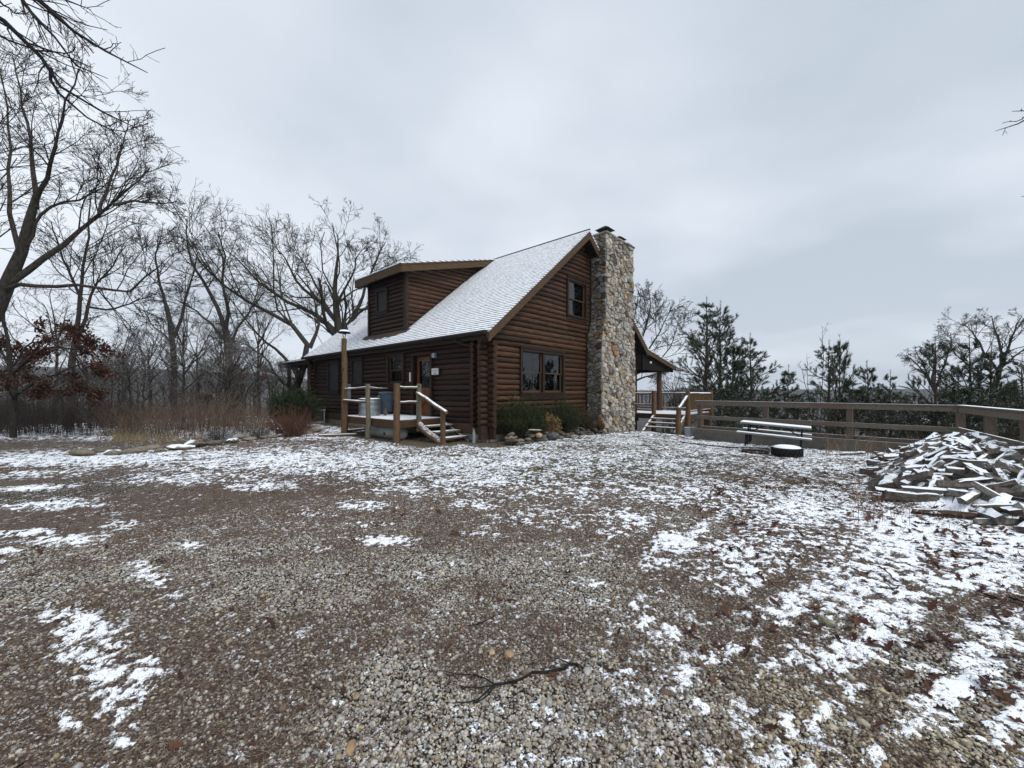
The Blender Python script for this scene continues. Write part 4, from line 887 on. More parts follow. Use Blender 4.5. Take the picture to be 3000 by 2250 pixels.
# ------------------------------------------------------------------ fence
fn = thing('wooden_fence', 'weathered grey board fence along the yard edge on a concrete kerb', 'fence', (9.9, 12.8, -.3)); fo = (9.9, 12.8, -.3)
dAB = (FB-FA)/np.linalg.norm(FB-FA); dBC = (FC-FB)/np.linalg.norm(FC-FB)
def fpost(p, z0, z1, w_=.14, a=0):
    mb = MB(); c_, s_ = math.cos(a)*w_/2, math.sin(a)*w_/2
    mb.beam((p[0], p[1], z0), (p[0], p[1], z1), w_, w_, up=(math.cos(a), math.sin(a), 0)); mb.build('post', 'fencepost', fn, fo)
nAB = np.array((-dAB[1], dAB[0]))   # away from the camera
aAB = math.atan2(dAB[1], dAB[0]); aBC = math.atan2(dBC[1], dBC[0]); nBC = np.array((-dBC[1], dBC[0]))
for t_ in (.10, 2.37, 4.62): p = FA+dAB*t_+nAB*.09; fpost(p, -.6, 1.17, .14, aAB)
p = FB+nAB*.06+nBC*.03; fpost(p, -.6, 1.17, .15, aBC)
for t_ in (1.62, 3.35, 5.2): p = FB+dBC*t_+nBC*.10; fpost(p, -.6, 1.15, .16, aBC)
def fboard(p, q_, z, h, th=.04, cap=False, name='rail', z2=None, mt='fence'):
    mb = MB(); a = Vector((p[0], p[1], z)); b_ = Vector((q_[0], q_[1], z if z2 is None else z2)); n = max(2, int((b_-a).length/.8))
    for i in range(1): mb.beam(a, b_, th, h)
    mb.build(name, mt, fn, fo)
fboard(FA, FB+dAB*.02, 1.145, .14); fboard(FA-dAB*.05+nAB*.04, FB+nAB*.04, 1.232, .032, .17, name='cap_board')
fboard(FA-dAB*.03, FB+dAB*.02, .60, .135)
fboard(FA+nAB*.19+dAB*.1, FB+nAB*.19, .20, .13, name='board'); fboard(FA-dAB*.05, FB+dAB*.02, .095, .13, name='board')
fboard(FB+nBC*.0, FC, 1.14, .16, z2=1.13); fboard(FB-dBC*.06+nBC*.04, FC+nBC*.04, 1.238, .032, .19, name='cap_board', z2=1.23)
fboard(FB, FC, .60, .15, z2=.56); fboard(FB, FC, .09, .13, name='board', z2=.05)
mb = MB(); mb.beam((*(FA-dAB*.1+nAB*.10), -.22), (*(FB+nAB*.10), -.22), .22, .50); mb.beam((*(FB+nBC*.1), -.22), (*(FC+nBC*.1), -.22), .22, .50); mb.build('kerb', 'kerb', fn, fo)

# ------------------------------------------------------------------ picnic table
Rf = Vector((8.5, 11.3, .55)); ld = Vector((-.8, .6, .062)).normalized(); wdv = Vector((.6, .8, 0)).normalized(); upv = ld.cross(wdv).normalized(); upv = upv if upv.z > 0 else -upv
tb = thing('picnic_table', 'snow covered picnic table with thin black metal legs in front of the fence', 'table', (7.9, 12.0, -.15)); tbo = (7.9, 12.0, -.15)
def plank(p, l, w_, th, mt, name, par=None):
    mb = MB(); a = p; vs = []
    for dz_ in (0, -th):
        for x, y in ((0, 0), (l, 0), (l, w_), (0, w_)): vs.append(a+ld*x+wdv*y+upv*dz_)
    mb.add(vs, [(0, 1, 2, 3), (7, 6, 5, 4), (0, 4, 5, 1), (1, 5, 6, 2), (2, 6, 7, 3), (3, 7, 4, 0)]); return mb.build(name, mt, par or tb, tbo)
TL = 1.78
M['tabletop'] = plain('grey_table_board', (.20, .20, .20), .7)
tt = plank(Rf, TL, .72, .045, 'tabletop', 'tabletop'); plank(Rf+upv*.016+ld*.01+wdv*.01, TL-.02, .70, .015, 'snow', 'snow_layer', tt)
for off in (-.47, .72+.22):
    s_ = plank(Rf+wdv*off-upv*.27-ld*.03, TL+.06, .25, .04, 'tabletop', 'bench'); plank(Rf+wdv*(off+.01)-upv*.256-ld*.02, TL+.04, .23, .013, 'snow', 'snow_layer', s_)
for lx in (.22, TL-.22):
    mb = MB(); c = Rf+ld*lx
    for wy, by in ((.12, -.32), (.60, 1.04)):
        mb.tube([c+wdv*wy-upv*.05, c+wdv*wy-upv*.34, c+wdv*wy-upv*.69], .022, 8)
        mb.tube([c+wdv*by-upv*.31, c+wdv*by-upv*.69], .022, 8)
        mb.tube([c+wdv*wy-upv*.34, c+wdv*by-upv*.33], .02, 8)
    mb.tube([c+wdv*-.32-upv*.33, c+wdv*1.04-upv*.33], .018, 8); mb.build('leg_frame', 'iron', tb, tbo)
    mb = MB(); sx = 1 if lx < 1 else -1; mb.tube([c+wdv*.36-upv*.33, c+ld*sx*.45+wdv*.36-upv*.05], .014, 6); mb.build('brace', 'iron', tb, tbo)
# tyre and fire ring
x_, y_ = 7.33, 10.62; g0 = float(gz(x_, y_)); ty = thing('tractor_tire', 'lugged black tire lying flat beside the picnic bench, topped with snow', 'tire', (x_, y_, g0+.02))
mb = MB(); prof = [(.19, .06), (.20, .18), (.26, .225), (.31, .215), (.325, .17), (.328, .11), (.325, .05), (.31, .0), (.24, -.02), (.19, .02), (.19, .06)]; mb.lathe(prof, 0, 0, 40); mb.build('tire_wall', 'black', ty)
mb = MB()
for i in range(22):
    a = 2*math.pi*i/22
    for s_ in (0, 1):
        a2_ = a+(s_*.14); mb.beam((.335*math.cos(a2_), .335*math.sin(a2_), .02+.10*s_), (.335*math.cos(a2_+.11), .335*math.sin(a2_+.11), .10+.10*s_), .05, .03)
mb.build('tread_lug', 'black', ty)
mb = MB(); mb.lathe([(.315, .222), (.29, .25), (.20, .275), (.10, .28), (0, .27)], 0, 0, 26); mb.build('snow_cap', 'snow', ty)
x_, y_ = 6.95, 11.4; g0 = float(gz(x_, y_)); mb = MB(); mb.lathe([(.33, -.02), (.335, .05), (.345, .055), (.345, .03), (.34, -.02)], 0, 0, 36); mb.lathe([(.33, .11), (.345, .115), (.345, .10), (.33, .11)], 0, 0, 36)
fr2 = thing('fire_ring', 'low rusty metal fire ring on the ground left of the tire', 'fire ring', (x_, y_, g0)); mb.build('ring', 'iron', fr2)
mb = MB(); mb.col = (.09, .04, .03)
for i in range(70): a = rnd.random()*6.28; r = rnd.random()**.5*.30; mb.col = (.08*rnd.uniform(.6, 1.4), .035, .025); mb.beam((r*math.cos(a), r*math.sin(a), .03), (r*math.cos(a)+rnd.uniform(-.05, .05), r*math.sin(a)+rnd.uniform(-.05, .05), .05), .02, .008)
mb.build('ash_bed', 'leaf', fr2)
hc = [(5.9, 14.0), (6.3, 13.4), (6.75, 12.9), (7.1, 12.5)]
mb = MB(); mb.tube([(a, b_, float(gz(a, b_))+.025) for a, b_ in hc], .018, 6); tag(mb.build('water_hose', 'black'), 'black hose lying in the snow between the bucket and the table', 'hose')

# ------------------------------------------------------------------ firewood
def pileh(x, y):
    x = np.asarray(x, float); y = np.asarray(y, float); rt_ = x/np.maximum(y, .1)   # height of the heap over the ground
    hp = np.interp(y, [4.2, 5, 6, 7, 8, 9, 10, 11], [.06, .18, .36, .50, .61, .60, .42, .18]); dmin = 4.35+(1.28-rt_)*4.2
    return hp*sm((rt_-.88)/.22)*sm((y-dmin+.2)/1.0)
def wedge(seed, L, w_, col):
    r_ = random.Random(seed); mb = MB(); mb.col = col; k = r_.choice((4, 5, 5, 6, 8)); base = []
    for j in range(k):
        a = 2*math.pi*(j+r_.uniform(-.3, .3))/k; rr_ = w_*r_.uniform(.75, 1.12); base.append((rr_*math.cos(a), rr_*math.sin(a)*.8))
    st = 5; vs = []
    for i in range(st+1):
        x = -L/2+L*i/st; sc = 1+r_.uniform(-.16, .16)
        for j, (y, z) in enumerate(base): vs.append((x+(r_.uniform(-.02, .02) if i in (0, st) else 0), y*sc+r_.uniform(-.006, .006), z*sc+r_.uniform(-.006, .006)))
    mb.add(vs, [(i*k+j, i*k+(j+1) % k, (i+1)*k+(j+1) % k, (i+1)*k+j) for i in range(st) for j in range(k)]+[tuple(range(k)), tuple(range(st*k, st*k+k))[::-1]])
    return mb
WPAL = [(.15, .14, .125), (.10, .09, .08), (.18, .165, .15), (.075, .060, .05), (.12, .10, .085), (.06, .038, .028), (.20, .19, .17)]
wmesh = []
for i in range(26):
    mb = wedge(100+i, rnd.uniform(.36, .52), rnd.uniform(.055, .092), rnd.choice(WPAL)); o = mb.build('firewood_log', 'firewood'); wmesh.append(o.data); bpy.data.objects.remove(o)
wr = np.random.RandomState(4); nlog = 0; tries = 0
while nlog < 291 and tries < 9000:
    tries += 1
    y = wr.uniform(4.2, 10.9); rat = wr.uniform(.90, 1.33); x = rat*y; h = float(pileh(x, y))
    if h < .035 or wr.rand() > (.35+.65*min(1, h/.3))*min(1, y/8): continue
    if (x-FB[0])*nBC[0]+(y-FB[1])*nBC[1] > -.25 or (x-FA[0])*nAB[0]+(y-FA[1])*nAB[1] > -.15: continue
    layer = wr.choice((1.0, .82, .55), p=(.6, .28, .12))
    o = bpy.data.objects.new('firewood_log', wmesh[wr.randint(26)]); COL.objects.link(o)
    gx = float(pileh(x+.1, y)-pileh(x-.1, y))/.2; gy = float(pileh(x, y+.1)-pileh(x, y-.1))/.2
    yaw = wr.uniform(-.7, .7)+(0 if wr.rand() < .45 else wr.uniform(0, 3.1)); sl_ = gx*math.cos(yaw)+gy*math.sin(yaw)
    o.location = (x, y, float(gz(x, y))+.05+h*layer); o.rotation_euler = (wr.uniform(0, 6.28), -math.atan(np.clip(sl_, -.6, .6))+wr.normal(0, .24), yaw)
    tag(o, 'snow dusted split log in the heap of firewood by the fence', 'firewood', 'split logs heaped by the fence'); nlog += 1
    if wr.rand() < .12: o.scale = (1.25, .7, .7)
gx_, gy_ = np.meshgrid(np.linspace(.84, 1.45, 70), np.linspace(3.9, 11.3, 110)); x = (gx_*gy_).ravel(); y = gy_.ravel(); inside = np.minimum(-((x-FB[0])*nBC[0]+(y-FB[1])*nBC[1]), -((x-FA[0])*nAB[0]+(y-FA[1])*nAB[1]))
z = gz(x, y)+pileh(x, y)*.86*sm((inside-.05)/.5)-.05+(fbm(x*9, y*9, 5, 3)-.5)*.16*sm(pileh(x, y)/.2); q_ = (np.arange(109)[:, None]*70+np.arange(69)[None]).ravel()
k_ = (inside[q_] > .2); q_ = q_[k_]
tag(arrmesh('wood_debris', np.stack([x, y, z], 1), np.stack([q_, q_+1, q_+71, q_+70], 1), wood('bark_debris', (.020, .015, .012), (.075, .055, .042), (1, 1, 1), 14, .9, snow=.62, bm=1, kind='World')), 'dark bark chips and debris under the firewood', kind='stuff')
for i, (px, py, D, yaw, tilt, L, w_, lab) in enumerate([
    (2718, 1292, 8.9, .35, .36, .75, .075, 'long split plank tilting up at the top of the firewood heap'),
    (2770, 1318, 8.1, -.12, .0, 1.0, .085, 'longest snow topped slab lying across the top of the firewood heap'),
    (2970, 1360, 7.2, .55, .22, .7, .15, 'dark bare log at the right end of the firewood heap, beneath the rail'),
    (2875, 1342, 8.0, -.1, 0, .9, .11, 'grey split log near the fence on the right top of the heap'),
    (2665, 1505, 5.75, -.5, 0, .55, .12, 'snow capped curved log lying apart in front of the heap'),
    (2790, 1570, 5.0, -.42, .02, .75, .048, 'long grey weathered log flat on the ground before the heap'),
    (2960, 1580, 4.75, -.05, .02, .8, .05, 'snow topped brown pole at the lower right edge of the heap'),
    (2480, 1330, 11.0, -.5, .12, .8, .05, 'thin snowy branch on the ground between table and firewood')]):
    o = wedge(500+i, L, w_, WPAL[i % 7] if i != 2 else (.07, .055, .045)).build('firewood_log', 'firewood'); o.location = P(px, py, D); o.rotation_euler = (.4*i, -tilt, yaw); tag(o, lab, 'firewood', 'split logs heaped by the fence')
    gg = float(gz(o.location.x, o.location.y))+.05
    if o.location.z < gg or i >= 4: o.location.z = gg

# ------------------------------------------------------------------ stones
RP = [(.12, .115, .105), (.085, .08, .075), (.15, .135, .115), (.055, .053, .05), (.18, .14, .10), (.08, .07, .055)]
r_ = random.Random(21)
for i in range(150):
    t_ = r_.random(); lay = r_.choice((0, 0, 1, 1, 2, 2, 3)); u_ = .0+5.6*t_; v_ = -1.12+.10*lay+r_.uniform(-.10, .10)+(.10 if u_ > 3 else 0)
    s_ = r_.uniform(.065, .15)*(1 if u_ < 2.6 else .8); w_ = H(u_, v_, 0); hz_ = (.04+.085*lay)*(1 if u_ < 2.6 else .8)
    rocks_thing('wall_stone', 'rough fieldstone in the low dry wall edging the bed below the gable window', 'stone', (w_.x, w_.y, float(gz(w_.x, w_.y))+hz_), (s_*1.35, s_, s_*.55), shade(r_, RP), 200+i, group='stones of the low wall under the gable')
for i, (u_, v_, z_, s_, c_, lab) in enumerate([(.95, -1.12, .40, (.26, .06, .035), (.48, .45, .36), 'pale cream slab lying on top of the low wall by the green shrub'), (1.0, -1.3, .24, (.16, .10, .08), (.36, .25, .15), 'tan block below the cream slab in the low wall'), (1.75, -1.28, .16, (.24, .14, .12), (.10, .10, .105), 'largest dark grey boulder in the middle of the low wall'), (2.75, -1.4, .07, (.16, .08, .05), (.36, .31, .23), 'flat tan stone at the foot of the low wall')]):
    w_ = H(u_, v_, z_); rocks_thing('wall_stone', lab, 'stone', w_, s_, c_, 400+i, group='stones of the low wall under the gable').rotation_euler = (0, 0, HA)
gs = [(330, 1335), (400, 1330), (470, 1326), (530, 1318), (580, 1310), (630, 1303), (680, 1296), (730, 1290), (780, 1284), (830, 1279), (870, 1275), (900, 1272), (600, 1296), (650, 1290), (760, 1273), (850, 1266), (240, 1338), (300, 1326), (800, 1275), (920, 1268), (710, 1284), (560, 1302), (500, 1312), (440, 1318), (820, 1264), (880, 1262)]
for i, (px, py) in enumerate(gs):
    D = CH*F/(py-HY); x = (px-1500)/F*D; L = r_.uniform(.20, .42)
    c_ = (.30, .17, .08) if i == 12 else shade(r_, ((.17, .15, .12), (.13, .115, .095), (.20, .175, .13)))
    lab = 'orange brown stone standing on the garden edging left of the cabin' if i == 12 else 'flat brown edging stone between the yard and the weeds left of the cabin'
    o = rocks_thing('edging_stone', lab, 'stone', (x, D, float(gz(x, D))+r_.uniform(.03, .08)), (L, .16, .10 if i != 12 else .11), c_, 600+i, 'rocksnow' if i % 3 == 0 and i != 12 else 'rock', None if i == 12 else 'edging stones left of the cabin')
for i, (px, py, s_, c_, lab) in enumerate([(1490, 1925, .040, (.29, .20, .12), 'orange stone lying in the gravel above the fallen branch'), (1440, 1920, .028, (.36, .28, .17), 'tan stone beside the orange stone in the gravel'), (1025, 2195, .036, (.29, .20, .12), 'orange stone in the gravel at the bottom edge'), (1357, 1845, .018, (.38, .16, .07), 'small rust red pebble left of the thin twig'), (1045, 2045, .028, (.27, .20, .13), 'tan chip in the gravel below the yard centre'), (2420, 1835, .06, (.20, .20, .14), 'large flat grey green stone in the snow at the right'), (1720, 1975, .035, (.36, .36, .34), 'large pale grey gravel stone right of the branch'), (1260, 1915, .026, (.40, .40, .37), 'pale grey stone left of the tan stone')]):
    D = CH*F/(py-HY); x = (px-1500)/F*D
    rocks_thing('yard_stone', lab, 'stone', (x, D, float(groundz(np.array([x]), np.array([D]))[0])+s_*.35), (s_, s_*.8, s_*.6), c_, 700+i)

# ------------------------------------------------------------------ branching plants (vectorised)
def tubes(PT, RD, k):
    # PT (n,p,3) polylines, RD (n,p) radii -> verts, quads
    n, p, _ = PT.shape; T_ = np.empty_like(PT); T_[:, 1:-1] = PT[:, 2:]-PT[:, :-2]; T_[:, 0] = PT[:, 1]-PT[:, 0]; T_[:, -1] = PT[:, -1]-PT[:, -2]
    T_ /= np.linalg.norm(T_, axis=2, keepdims=True)+1e-9
    ref = np.where(np.abs(T_[:, :1, 2:3]) > .85, np.array([1., 0, 0]), np.array([0, 0, 1.])); ref = np.repeat(ref, p, 1)
    A_ = np.cross(T_, ref); A_ /= np.linalg.norm(A_, axis=2, keepdims=True)+1e-9; B_ = np.cross(T_, A_)
    th = np.arange(k)*2*math.pi/k
    V = PT[:, :, None]+RD[:, :, None, None]*(A_[:, :, None]*np.cos(th)[None, None, :, None]+B_[:, :, None]*np.sin(th)[None, None, :, None])
    b_ = (np.arange(n)*p*k)[:, None, None]+(np.arange(p-1)*k)[None, :, None]+np.arange(k)[None, None]; b2 = (np.arange(n)*p*k)[:, None, None]+(np.arange(p-1)*k)[None, :, None]+((np.arange(k)+1) % k)[None, None]
    return V.reshape(-1, 3), np.stack([b_, b2, b2+k, b_+k], -1).reshape(-1, 4)
def join(L):
    V = []; Fs = []; o = 0
    for v, f in L: V.append(v); Fs.append(f+o); o += len(v)
    return np.concatenate(V), np.concatenate(Fs)
def children(rg, PT, RD, ln, num, a0, a1, t0, t1, ratio, rr_, up=0., P_=5, wob=.18, taper=.35, lenvar=.35, rmin=.003, tipr=.5):
    n, p, _ = PT.shape; cnt = np.full(n, num) if np.isscalar(num) else num; idx = np.repeat(np.arange(n), cnt); m_ = len(idx)
    t_ = t0+(t1-t0)*rg.rand(m_)**.72; f_ = t_*(p-1); i0 = np.minimum(f_.astype(int), p-2); fr_ = (f_-i0)[:, None]
    pos = PT[idx, i0]*(1-fr_)+PT[idx, i0+1]*fr_; d = PT[idx, i0+1]-PT[idx, i0]; d /= np.linalg.norm(d, axis=1, keepdims=True)+1e-9
    rad = RD[idx, i0]*(1-fr_[:, 0])+RD[idx, i0+1]*fr_[:, 0]
    rv = rg.normal(size=(m_, 3)); pr_ = rv-d*(rv*d).sum(1, keepdims=True); pr_ /= np.linalg.norm(pr_, axis=1, keepdims=True)+1e-9
    an = np.radians(rg.uniform(a0, a1, m_))[:, None]; dd = d*np.cos(an)+pr_*np.sin(an); dd[:, 2] += up; dd /= np.linalg.norm(dd, axis=1, keepdims=True)
    L_ = ln[idx]*ratio*rg.uniform(1-lenvar, 1+lenvar, m_)*(1.22-.72*t_)
    q_ = np.empty((m_, P_, 3)); q_[:, 0] = pos; cur = dd
    for i in range(1, P_):
        cur = cur+rg.normal(0, wob, (m_, 3)); cur[:, 2] += up*.25; cur /= np.linalg.norm(cur, axis=1, keepdims=True); q_[:, i] = q_[:, i-1]+cur*(L_/(P_-1))[:, None]
    r0 = np.maximum(rad*rr_*rg.uniform(.7, 1, m_), rmin); R_ = r0[:, None]*np.linspace(1, tipr, P_)[None]; R_ = np.maximum(R_, rmin*.8)
    return q_, R_, L_
def resample(pts, rads, p=9):
    pts = np.array(pts, float); d = np.r_[0, np.cumsum(np.linalg.norm(np.diff(pts, axis=0), axis=1))]; t_ = np.linspace(0, d[-1], p)
    # smooth with Catmull-like interpolation
    out_ = np.stack([np.interp(t_, d, pts[:, i]) for i in range(3)], 1); out_[1:-1] = out_[1:-1]*.6+.2*(out_[:-2]+out_[2:])
    return out_, np.interp(t_, d, np.array(rads, float)), d[-1]
def make_tree(name, label, cat, base, limbs, rg, lv=(11, 7, 5, 2), rmin=.006, mt='bark', wob=.11, up=.06, group=None, ratio=(.42, .50, .50, .55), snowmt=None, k0=9, twigk=3, ang=(26, 58), t0=.22):
    """limbs: list of (points, radii, with_children)"""
    base = Vector(base); root = thing(name, label, cat, base, 0, group); ob = np.array(base)
    PT = []; RD = []; LN = []; kid = []
    for pts, rads, kd in limbs:
        a, b_, l = resample(pts, rads, 10); a[1:-1] += rg.normal(0, .012*l**.5, a[1:-1].shape); PT.append(a-ob); RD.append(b_); LN.append(l); kid.append(kd)
    PT = np.array(PT); RD = np.array(RD); LN = np.array(LN); kid = np.array(kid, bool)
    V, Fq_ = tubes(PT, RD, k0); arrmesh('trunk', V, Fq_, mt, root, smooth=True)
    L0 = (PT[kid], RD[kid], LN[kid]); out_ = []
    for i, n_ in enumerate(lv):
        k_ = 5 if i == 0 else (4 if i == 1 else twigk); rm = rmin*(1.5, 1.1, .85, .7)[i]
        L0 = children(rg, L0[0], L0[1], L0[2], n_, ang[0], ang[1], t0 if i < 1 else .15, 1, ratio[i], .52, up, 6 if i < 2 else 5 if i == 2 else 4, wob*(1 if i < 2 else .9), rmin=rm, tipr=.42)
        out_.append(tubes(L0[0], L0[1], k_))
    V, Fq_ = join(out_); arrmesh('crown', V, Fq_, snowmt or mt, root, smooth=True); return root, L0
def px_limb(pl, r0, r1, dv=0, seed=0):
    n = len(pl); return [tuple(P(a, b_, d)) for a, b_, d in pl], list(np.linspace(r0, r1, n))
RG = np.random.RandomState(5)
def PL(D, pts, r0, r1, dd=0, kd=True):
    n = len(pts); return ([tuple(P(x, y, D+dd*i/(n-1))) for i, (x, y) in enumerate(pts)], list(np.linspace(r0**.55, r1**.55, n)**(1/.55)), kd)
# big oak at the left edge
D = 10.5
make_tree('oak_tree', 'large bare oak filling the left edge, its thick limbs forking over the yard', 'tree', P(-150, 1310, D), [
    PL(D, [(-150, 1320), (-90, 1120), (-40, 960), (20, 830), (75, 720), (105, 610), (110, 560)], .25, .065, 0, False),
    PL(D, [(20, 835), (110, 765), (190, 720), (240, 670), (290, 620), (350, 578), (400, 530), (440, 490)], .088, .014, 1.5),
    PL(D, [(10, 850), (60, 832), (160, 842), (230, 828), (310, 850), (380, 852), (440, 815), (468, 780)], .06, .014, -1),
    PL(D, [(105, 610), (98, 520), (95, 430), (70, 350), (60, 260), (40, 170)], .065, .012, .8),
    PL(D, [(100, 600), (130, 540), (150, 480), (165, 430), (175, 350), (215, 270), (230, 200)], .06, .012, -.8),
    PL(D, [(75, 720), (140, 600), (210, 595), (280, 560), (320, 530)], .042, .010, .5),
    PL(D, [(60, 750), (30, 620), (15, 520), (30, 420), (20, 300), (0, 200)], .06, .012, 1),
    PL(D, [(290, 625), (320, 530), (345, 480), (360, 420), (375, 370)], .04, .010, 0),
    PL(D, [(330, 600), (400, 585), (460, 600), (520, 590)], .04, .012, .6),
    PL(D, [(-60, 980), (-100, 800), (-120, 600), (-100, 400)], .10, .02, 0), PL(D, [(-20, 900), (-60, 700), (-40, 500), (-60, 330)], .08, .015, -1.5),
    PL(D, [(-90, 1120), (-200, 950), (-320, 800)], .14, .03, -1)], RG, lv=(12, 7, 5, 2), rmin=.0058, mt='bark', ang=(26, 58))
# overhanging branches, top left; the trunk stands outside the picture
D = 5.6
make_tree('oak_tree', 'dark branch ends reaching in at the top left corner of the sky', 'tree', (-10.2, 5.2, -.1), [
    ([(-10.2, 5.2, -.2), (-10.1, 5.3, 3), (-9.9, 5.4, 6.2), (-9.6, 5.5, 9)], [.30, .26, .2, .12], False),
    ([(-9.9, 5.4, 6.4)]+[tuple(P(x, y, D)) for x, y in ((-60, -10), (0, 55), (60, 95), (110, 165), (170, 240), (250, 300), (330, 365), (405, 378))], [.10, .04, .032, .028, .024, .019, .014, .009, .005], True),
    ([(-9.8, 5.4, 7.6)]+[tuple(P(x, y, D-.3)) for x, y in ((60, -80), (130, 0), (170, 60), (230, 110), (290, 145), (340, 175), (390, 205), (432, 213))], [.08, .032, .024, .021, .018, .014, .011, .008, .005], True),
    ([(-9.8, 5.4, 7.4)]+[tuple(P(x, y, D+.3)) for x, y in ((30, -60), (100, 10), (128, 75), (150, 120), (185, 160), (235, 200), (280, 215), (316, 230))], [.07, .03, .02, .018, .015, .012, .010, .007, .004], True),
    ([(-9.8, 5.4, 6.2)]+[tuple(P(x, y, D+.5)) for x, y in ((-50, 60), (0, 110), (60, 140), (140, 150), (200, 210), (260, 215))], [.06, .02, .015, .013, .010, .007, .004], True),
    ([tuple(P(150, 200, D)), tuple(P(160, 265, D)), tuple(P(215, 310, D)), tuple(P(285, 360, D)), tuple(P(330, 390, D)), tuple(P(400, 372, D))], [.022, .017, .013, .010, .007, .004], True),
    ([(-9.7, 5.4, 8.2)]+[tuple(P(x, y, D-.5)) for x, y in ((90, -60), (150, -10), (200, 25), (245, 35), (265, 28))], [.06, .02, .013, .009, .006, .004], True),
    ([tuple(P(-20, -10, D)), tuple(P(20, 20, D)), tuple(P(50, 40, D)), tuple(P(86, 42, D))], [.02, .010, .007, .004], True)],
    RG, lv=(13, 3), rmin=.0030, mt='barkdark', ratio=(.17, .30), ang=(18, 48), up=-.03, wob=.12, t0=.35)
D = 5.2
make_tree('oak_tree', 'few bare twig ends at the right edge of the sky', 'tree', (9.6, 4.4, -.2), [
    ([(9.6, 4.4, -.3), (9.55, 4.5, 3), (9.3, 4.8, 6)], [.2, .17, .10], False),
    ([(9.4, 4.7, 5.0)]+[tuple(P(x, y, D)) for x, y in ((3110, 300), (3040, 322), (2998, 343), (2970, 362), (2940, 377), (2916, 384))], [.06, .016, .011, .008, .006, .005, .003], True),
    ([tuple(P(2998, 343, D)), tuple(P(2985, 354, D)), tuple(P(2960, 357, D)), tuple(P(2937, 362, D))], [.007, .005, .004, .003], True),
    ([(9.4, 4.7, 5.2)]+[tuple(P(x, y, D)) for x, y in ((3080, 318), (3020, 327), (2984, 328), (2965, 326))], [.05, .012, .007, .005, .003], True),
    ([(9.45, 4.7, 4.0)]+[tuple(P(x, y, D)) for x, y in ((3080, 570), (3020, 578), (2992, 576))], [.05, .012, .006, .003], True)],
    RG, lv=(3, 2), rmin=.0022, mt='barkdark', ratio=(.07, .4), ang=(25, 55), t0=.5, wob=.15)
# oak behind the cabin
D = 27
make_tree('oak_tree', 'tall wide bare oak rising behind the left end of the cabin roof', 'tree', P(985, 1190, D), [
    PL(D, [(1000, 1190), (1003, 1080), (992, 981), (985, 920), (975, 867), (988, 814), (985, 768), (992, 723), (990, 689)], .40, .03, 0),
    PL(D, [(994, 1000), (1020, 951), (1045, 920), (1060, 882), (1068, 829), (1100, 768), (1120, 723), (1130, 708)], .20, .025, 1.5),
    PL(D, [(1052, 909), (1100, 898), (1130, 860), (1160, 822), (1190, 784)], .10, .02, 2),
    PL(D, [(987, 943), (950, 890), (905, 863), (870, 829), (850, 791), (845, 761), (805, 723), (795, 700)], .15, .02, -1),
    PL(D, [(992, 981), (945, 932), (890, 905), (830, 879), (780, 844), (740, 818), (720, 776), (670, 738), (655, 727)], .17, .02, -2),
    PL(D, [(984, 913), (1010, 844), (1040, 799), (1040, 753), (1070, 723)], .10, .02, -1),
    PL(D, [(960, 902), (930, 844), (900, 784), (870, 738), (850, 711)], .09, .015, 2),
    PL(D, [(1022, 948), (1080, 936), (1140, 905), (1180, 844), (1190, 806)], .09, .015, -1)], RG, lv=(12, 7, 5, 2), rmin=.011, mt='bark', wob=.15)
D = 24
make_tree('oak_tree', 'leaning oak with long crooked limbs sweeping left beside the far porch', 'tree', P(845, 1215, D), [
    PL(D, [(845, 1220), (862, 1150), (885, 1085), (905, 1040), (912, 1000), (890, 960), (820, 920), (760, 905), (700, 870), (640, 825), (600, 790), (570, 760), (548, 700)], .24, .025, -1.5),
    PL(D, [(876, 1112), (840, 1050), (790, 1010), (740, 970), (700, 905), (660, 860)], .12, .02, 1),
    PL(D, [(862, 1150), (810, 1100), (780, 1050), (730, 1010), (660, 990)], .10, .02, -1), PL(D, [(908, 1020), (935, 960), (925, 890), (900, 830)], .13, .02, 1)], RG, lv=(12, 7, 5, 2), rmin=.010, mt='bark', wob=.16)
D = 20
make_tree('bare_tree', 'slim bare tree with two dark stems behind the red brown leaves', 'tree', P(205, 1290, D), [
    PL(D, [(205, 1295), (205, 1180), (212, 1060), (225, 960)], .20, .11, 0, False), PL(D, [(225, 965), (240, 860), (242, 800), (262, 700), (258, 620), (268, 560)], .10, .02, 0),
    PL(D, [(222, 1000), (250, 940), (262, 880), (285, 820), (330, 780), (370, 720)], .10, .02, 1), PL(D, [(262, 900), (330, 910), (400, 880), (470, 860)], .06, .02, 1), PL(D, [(240, 880), (200, 790), (170, 720), (150, 650)], .07, .02, -1)], RG, lv=(12, 7, 5, 2), rmin=.008, mt='barkgrey')
D = 22
make_tree('bare_tree', 'bare tree with a straight dark trunk left of the leaning oak', 'tree', P(680, 1230, D), [
    PL(D, [(682, 1235), (680, 1130), (668, 1030), (662, 975)], .22, .15, 0, False), PL(D, [(662, 980), (640, 900), (600, 830), (560, 770), (545, 700), (548, 640)], .13, .025, 1),
    PL(D, [(662, 980), (670, 900), (650, 820), (660, 740), (640, 680)], .11, .025, -1), PL(D, [(668, 1030), (700, 960), (740, 900), (760, 830)], .09, .02, 1), PL(D, [(664, 1000), (610, 940), (560, 900), (520, 880)], .08, .02, 0)], RG, lv=(12, 7, 5, 2), rmin=.008, mt='bark')
D = 21
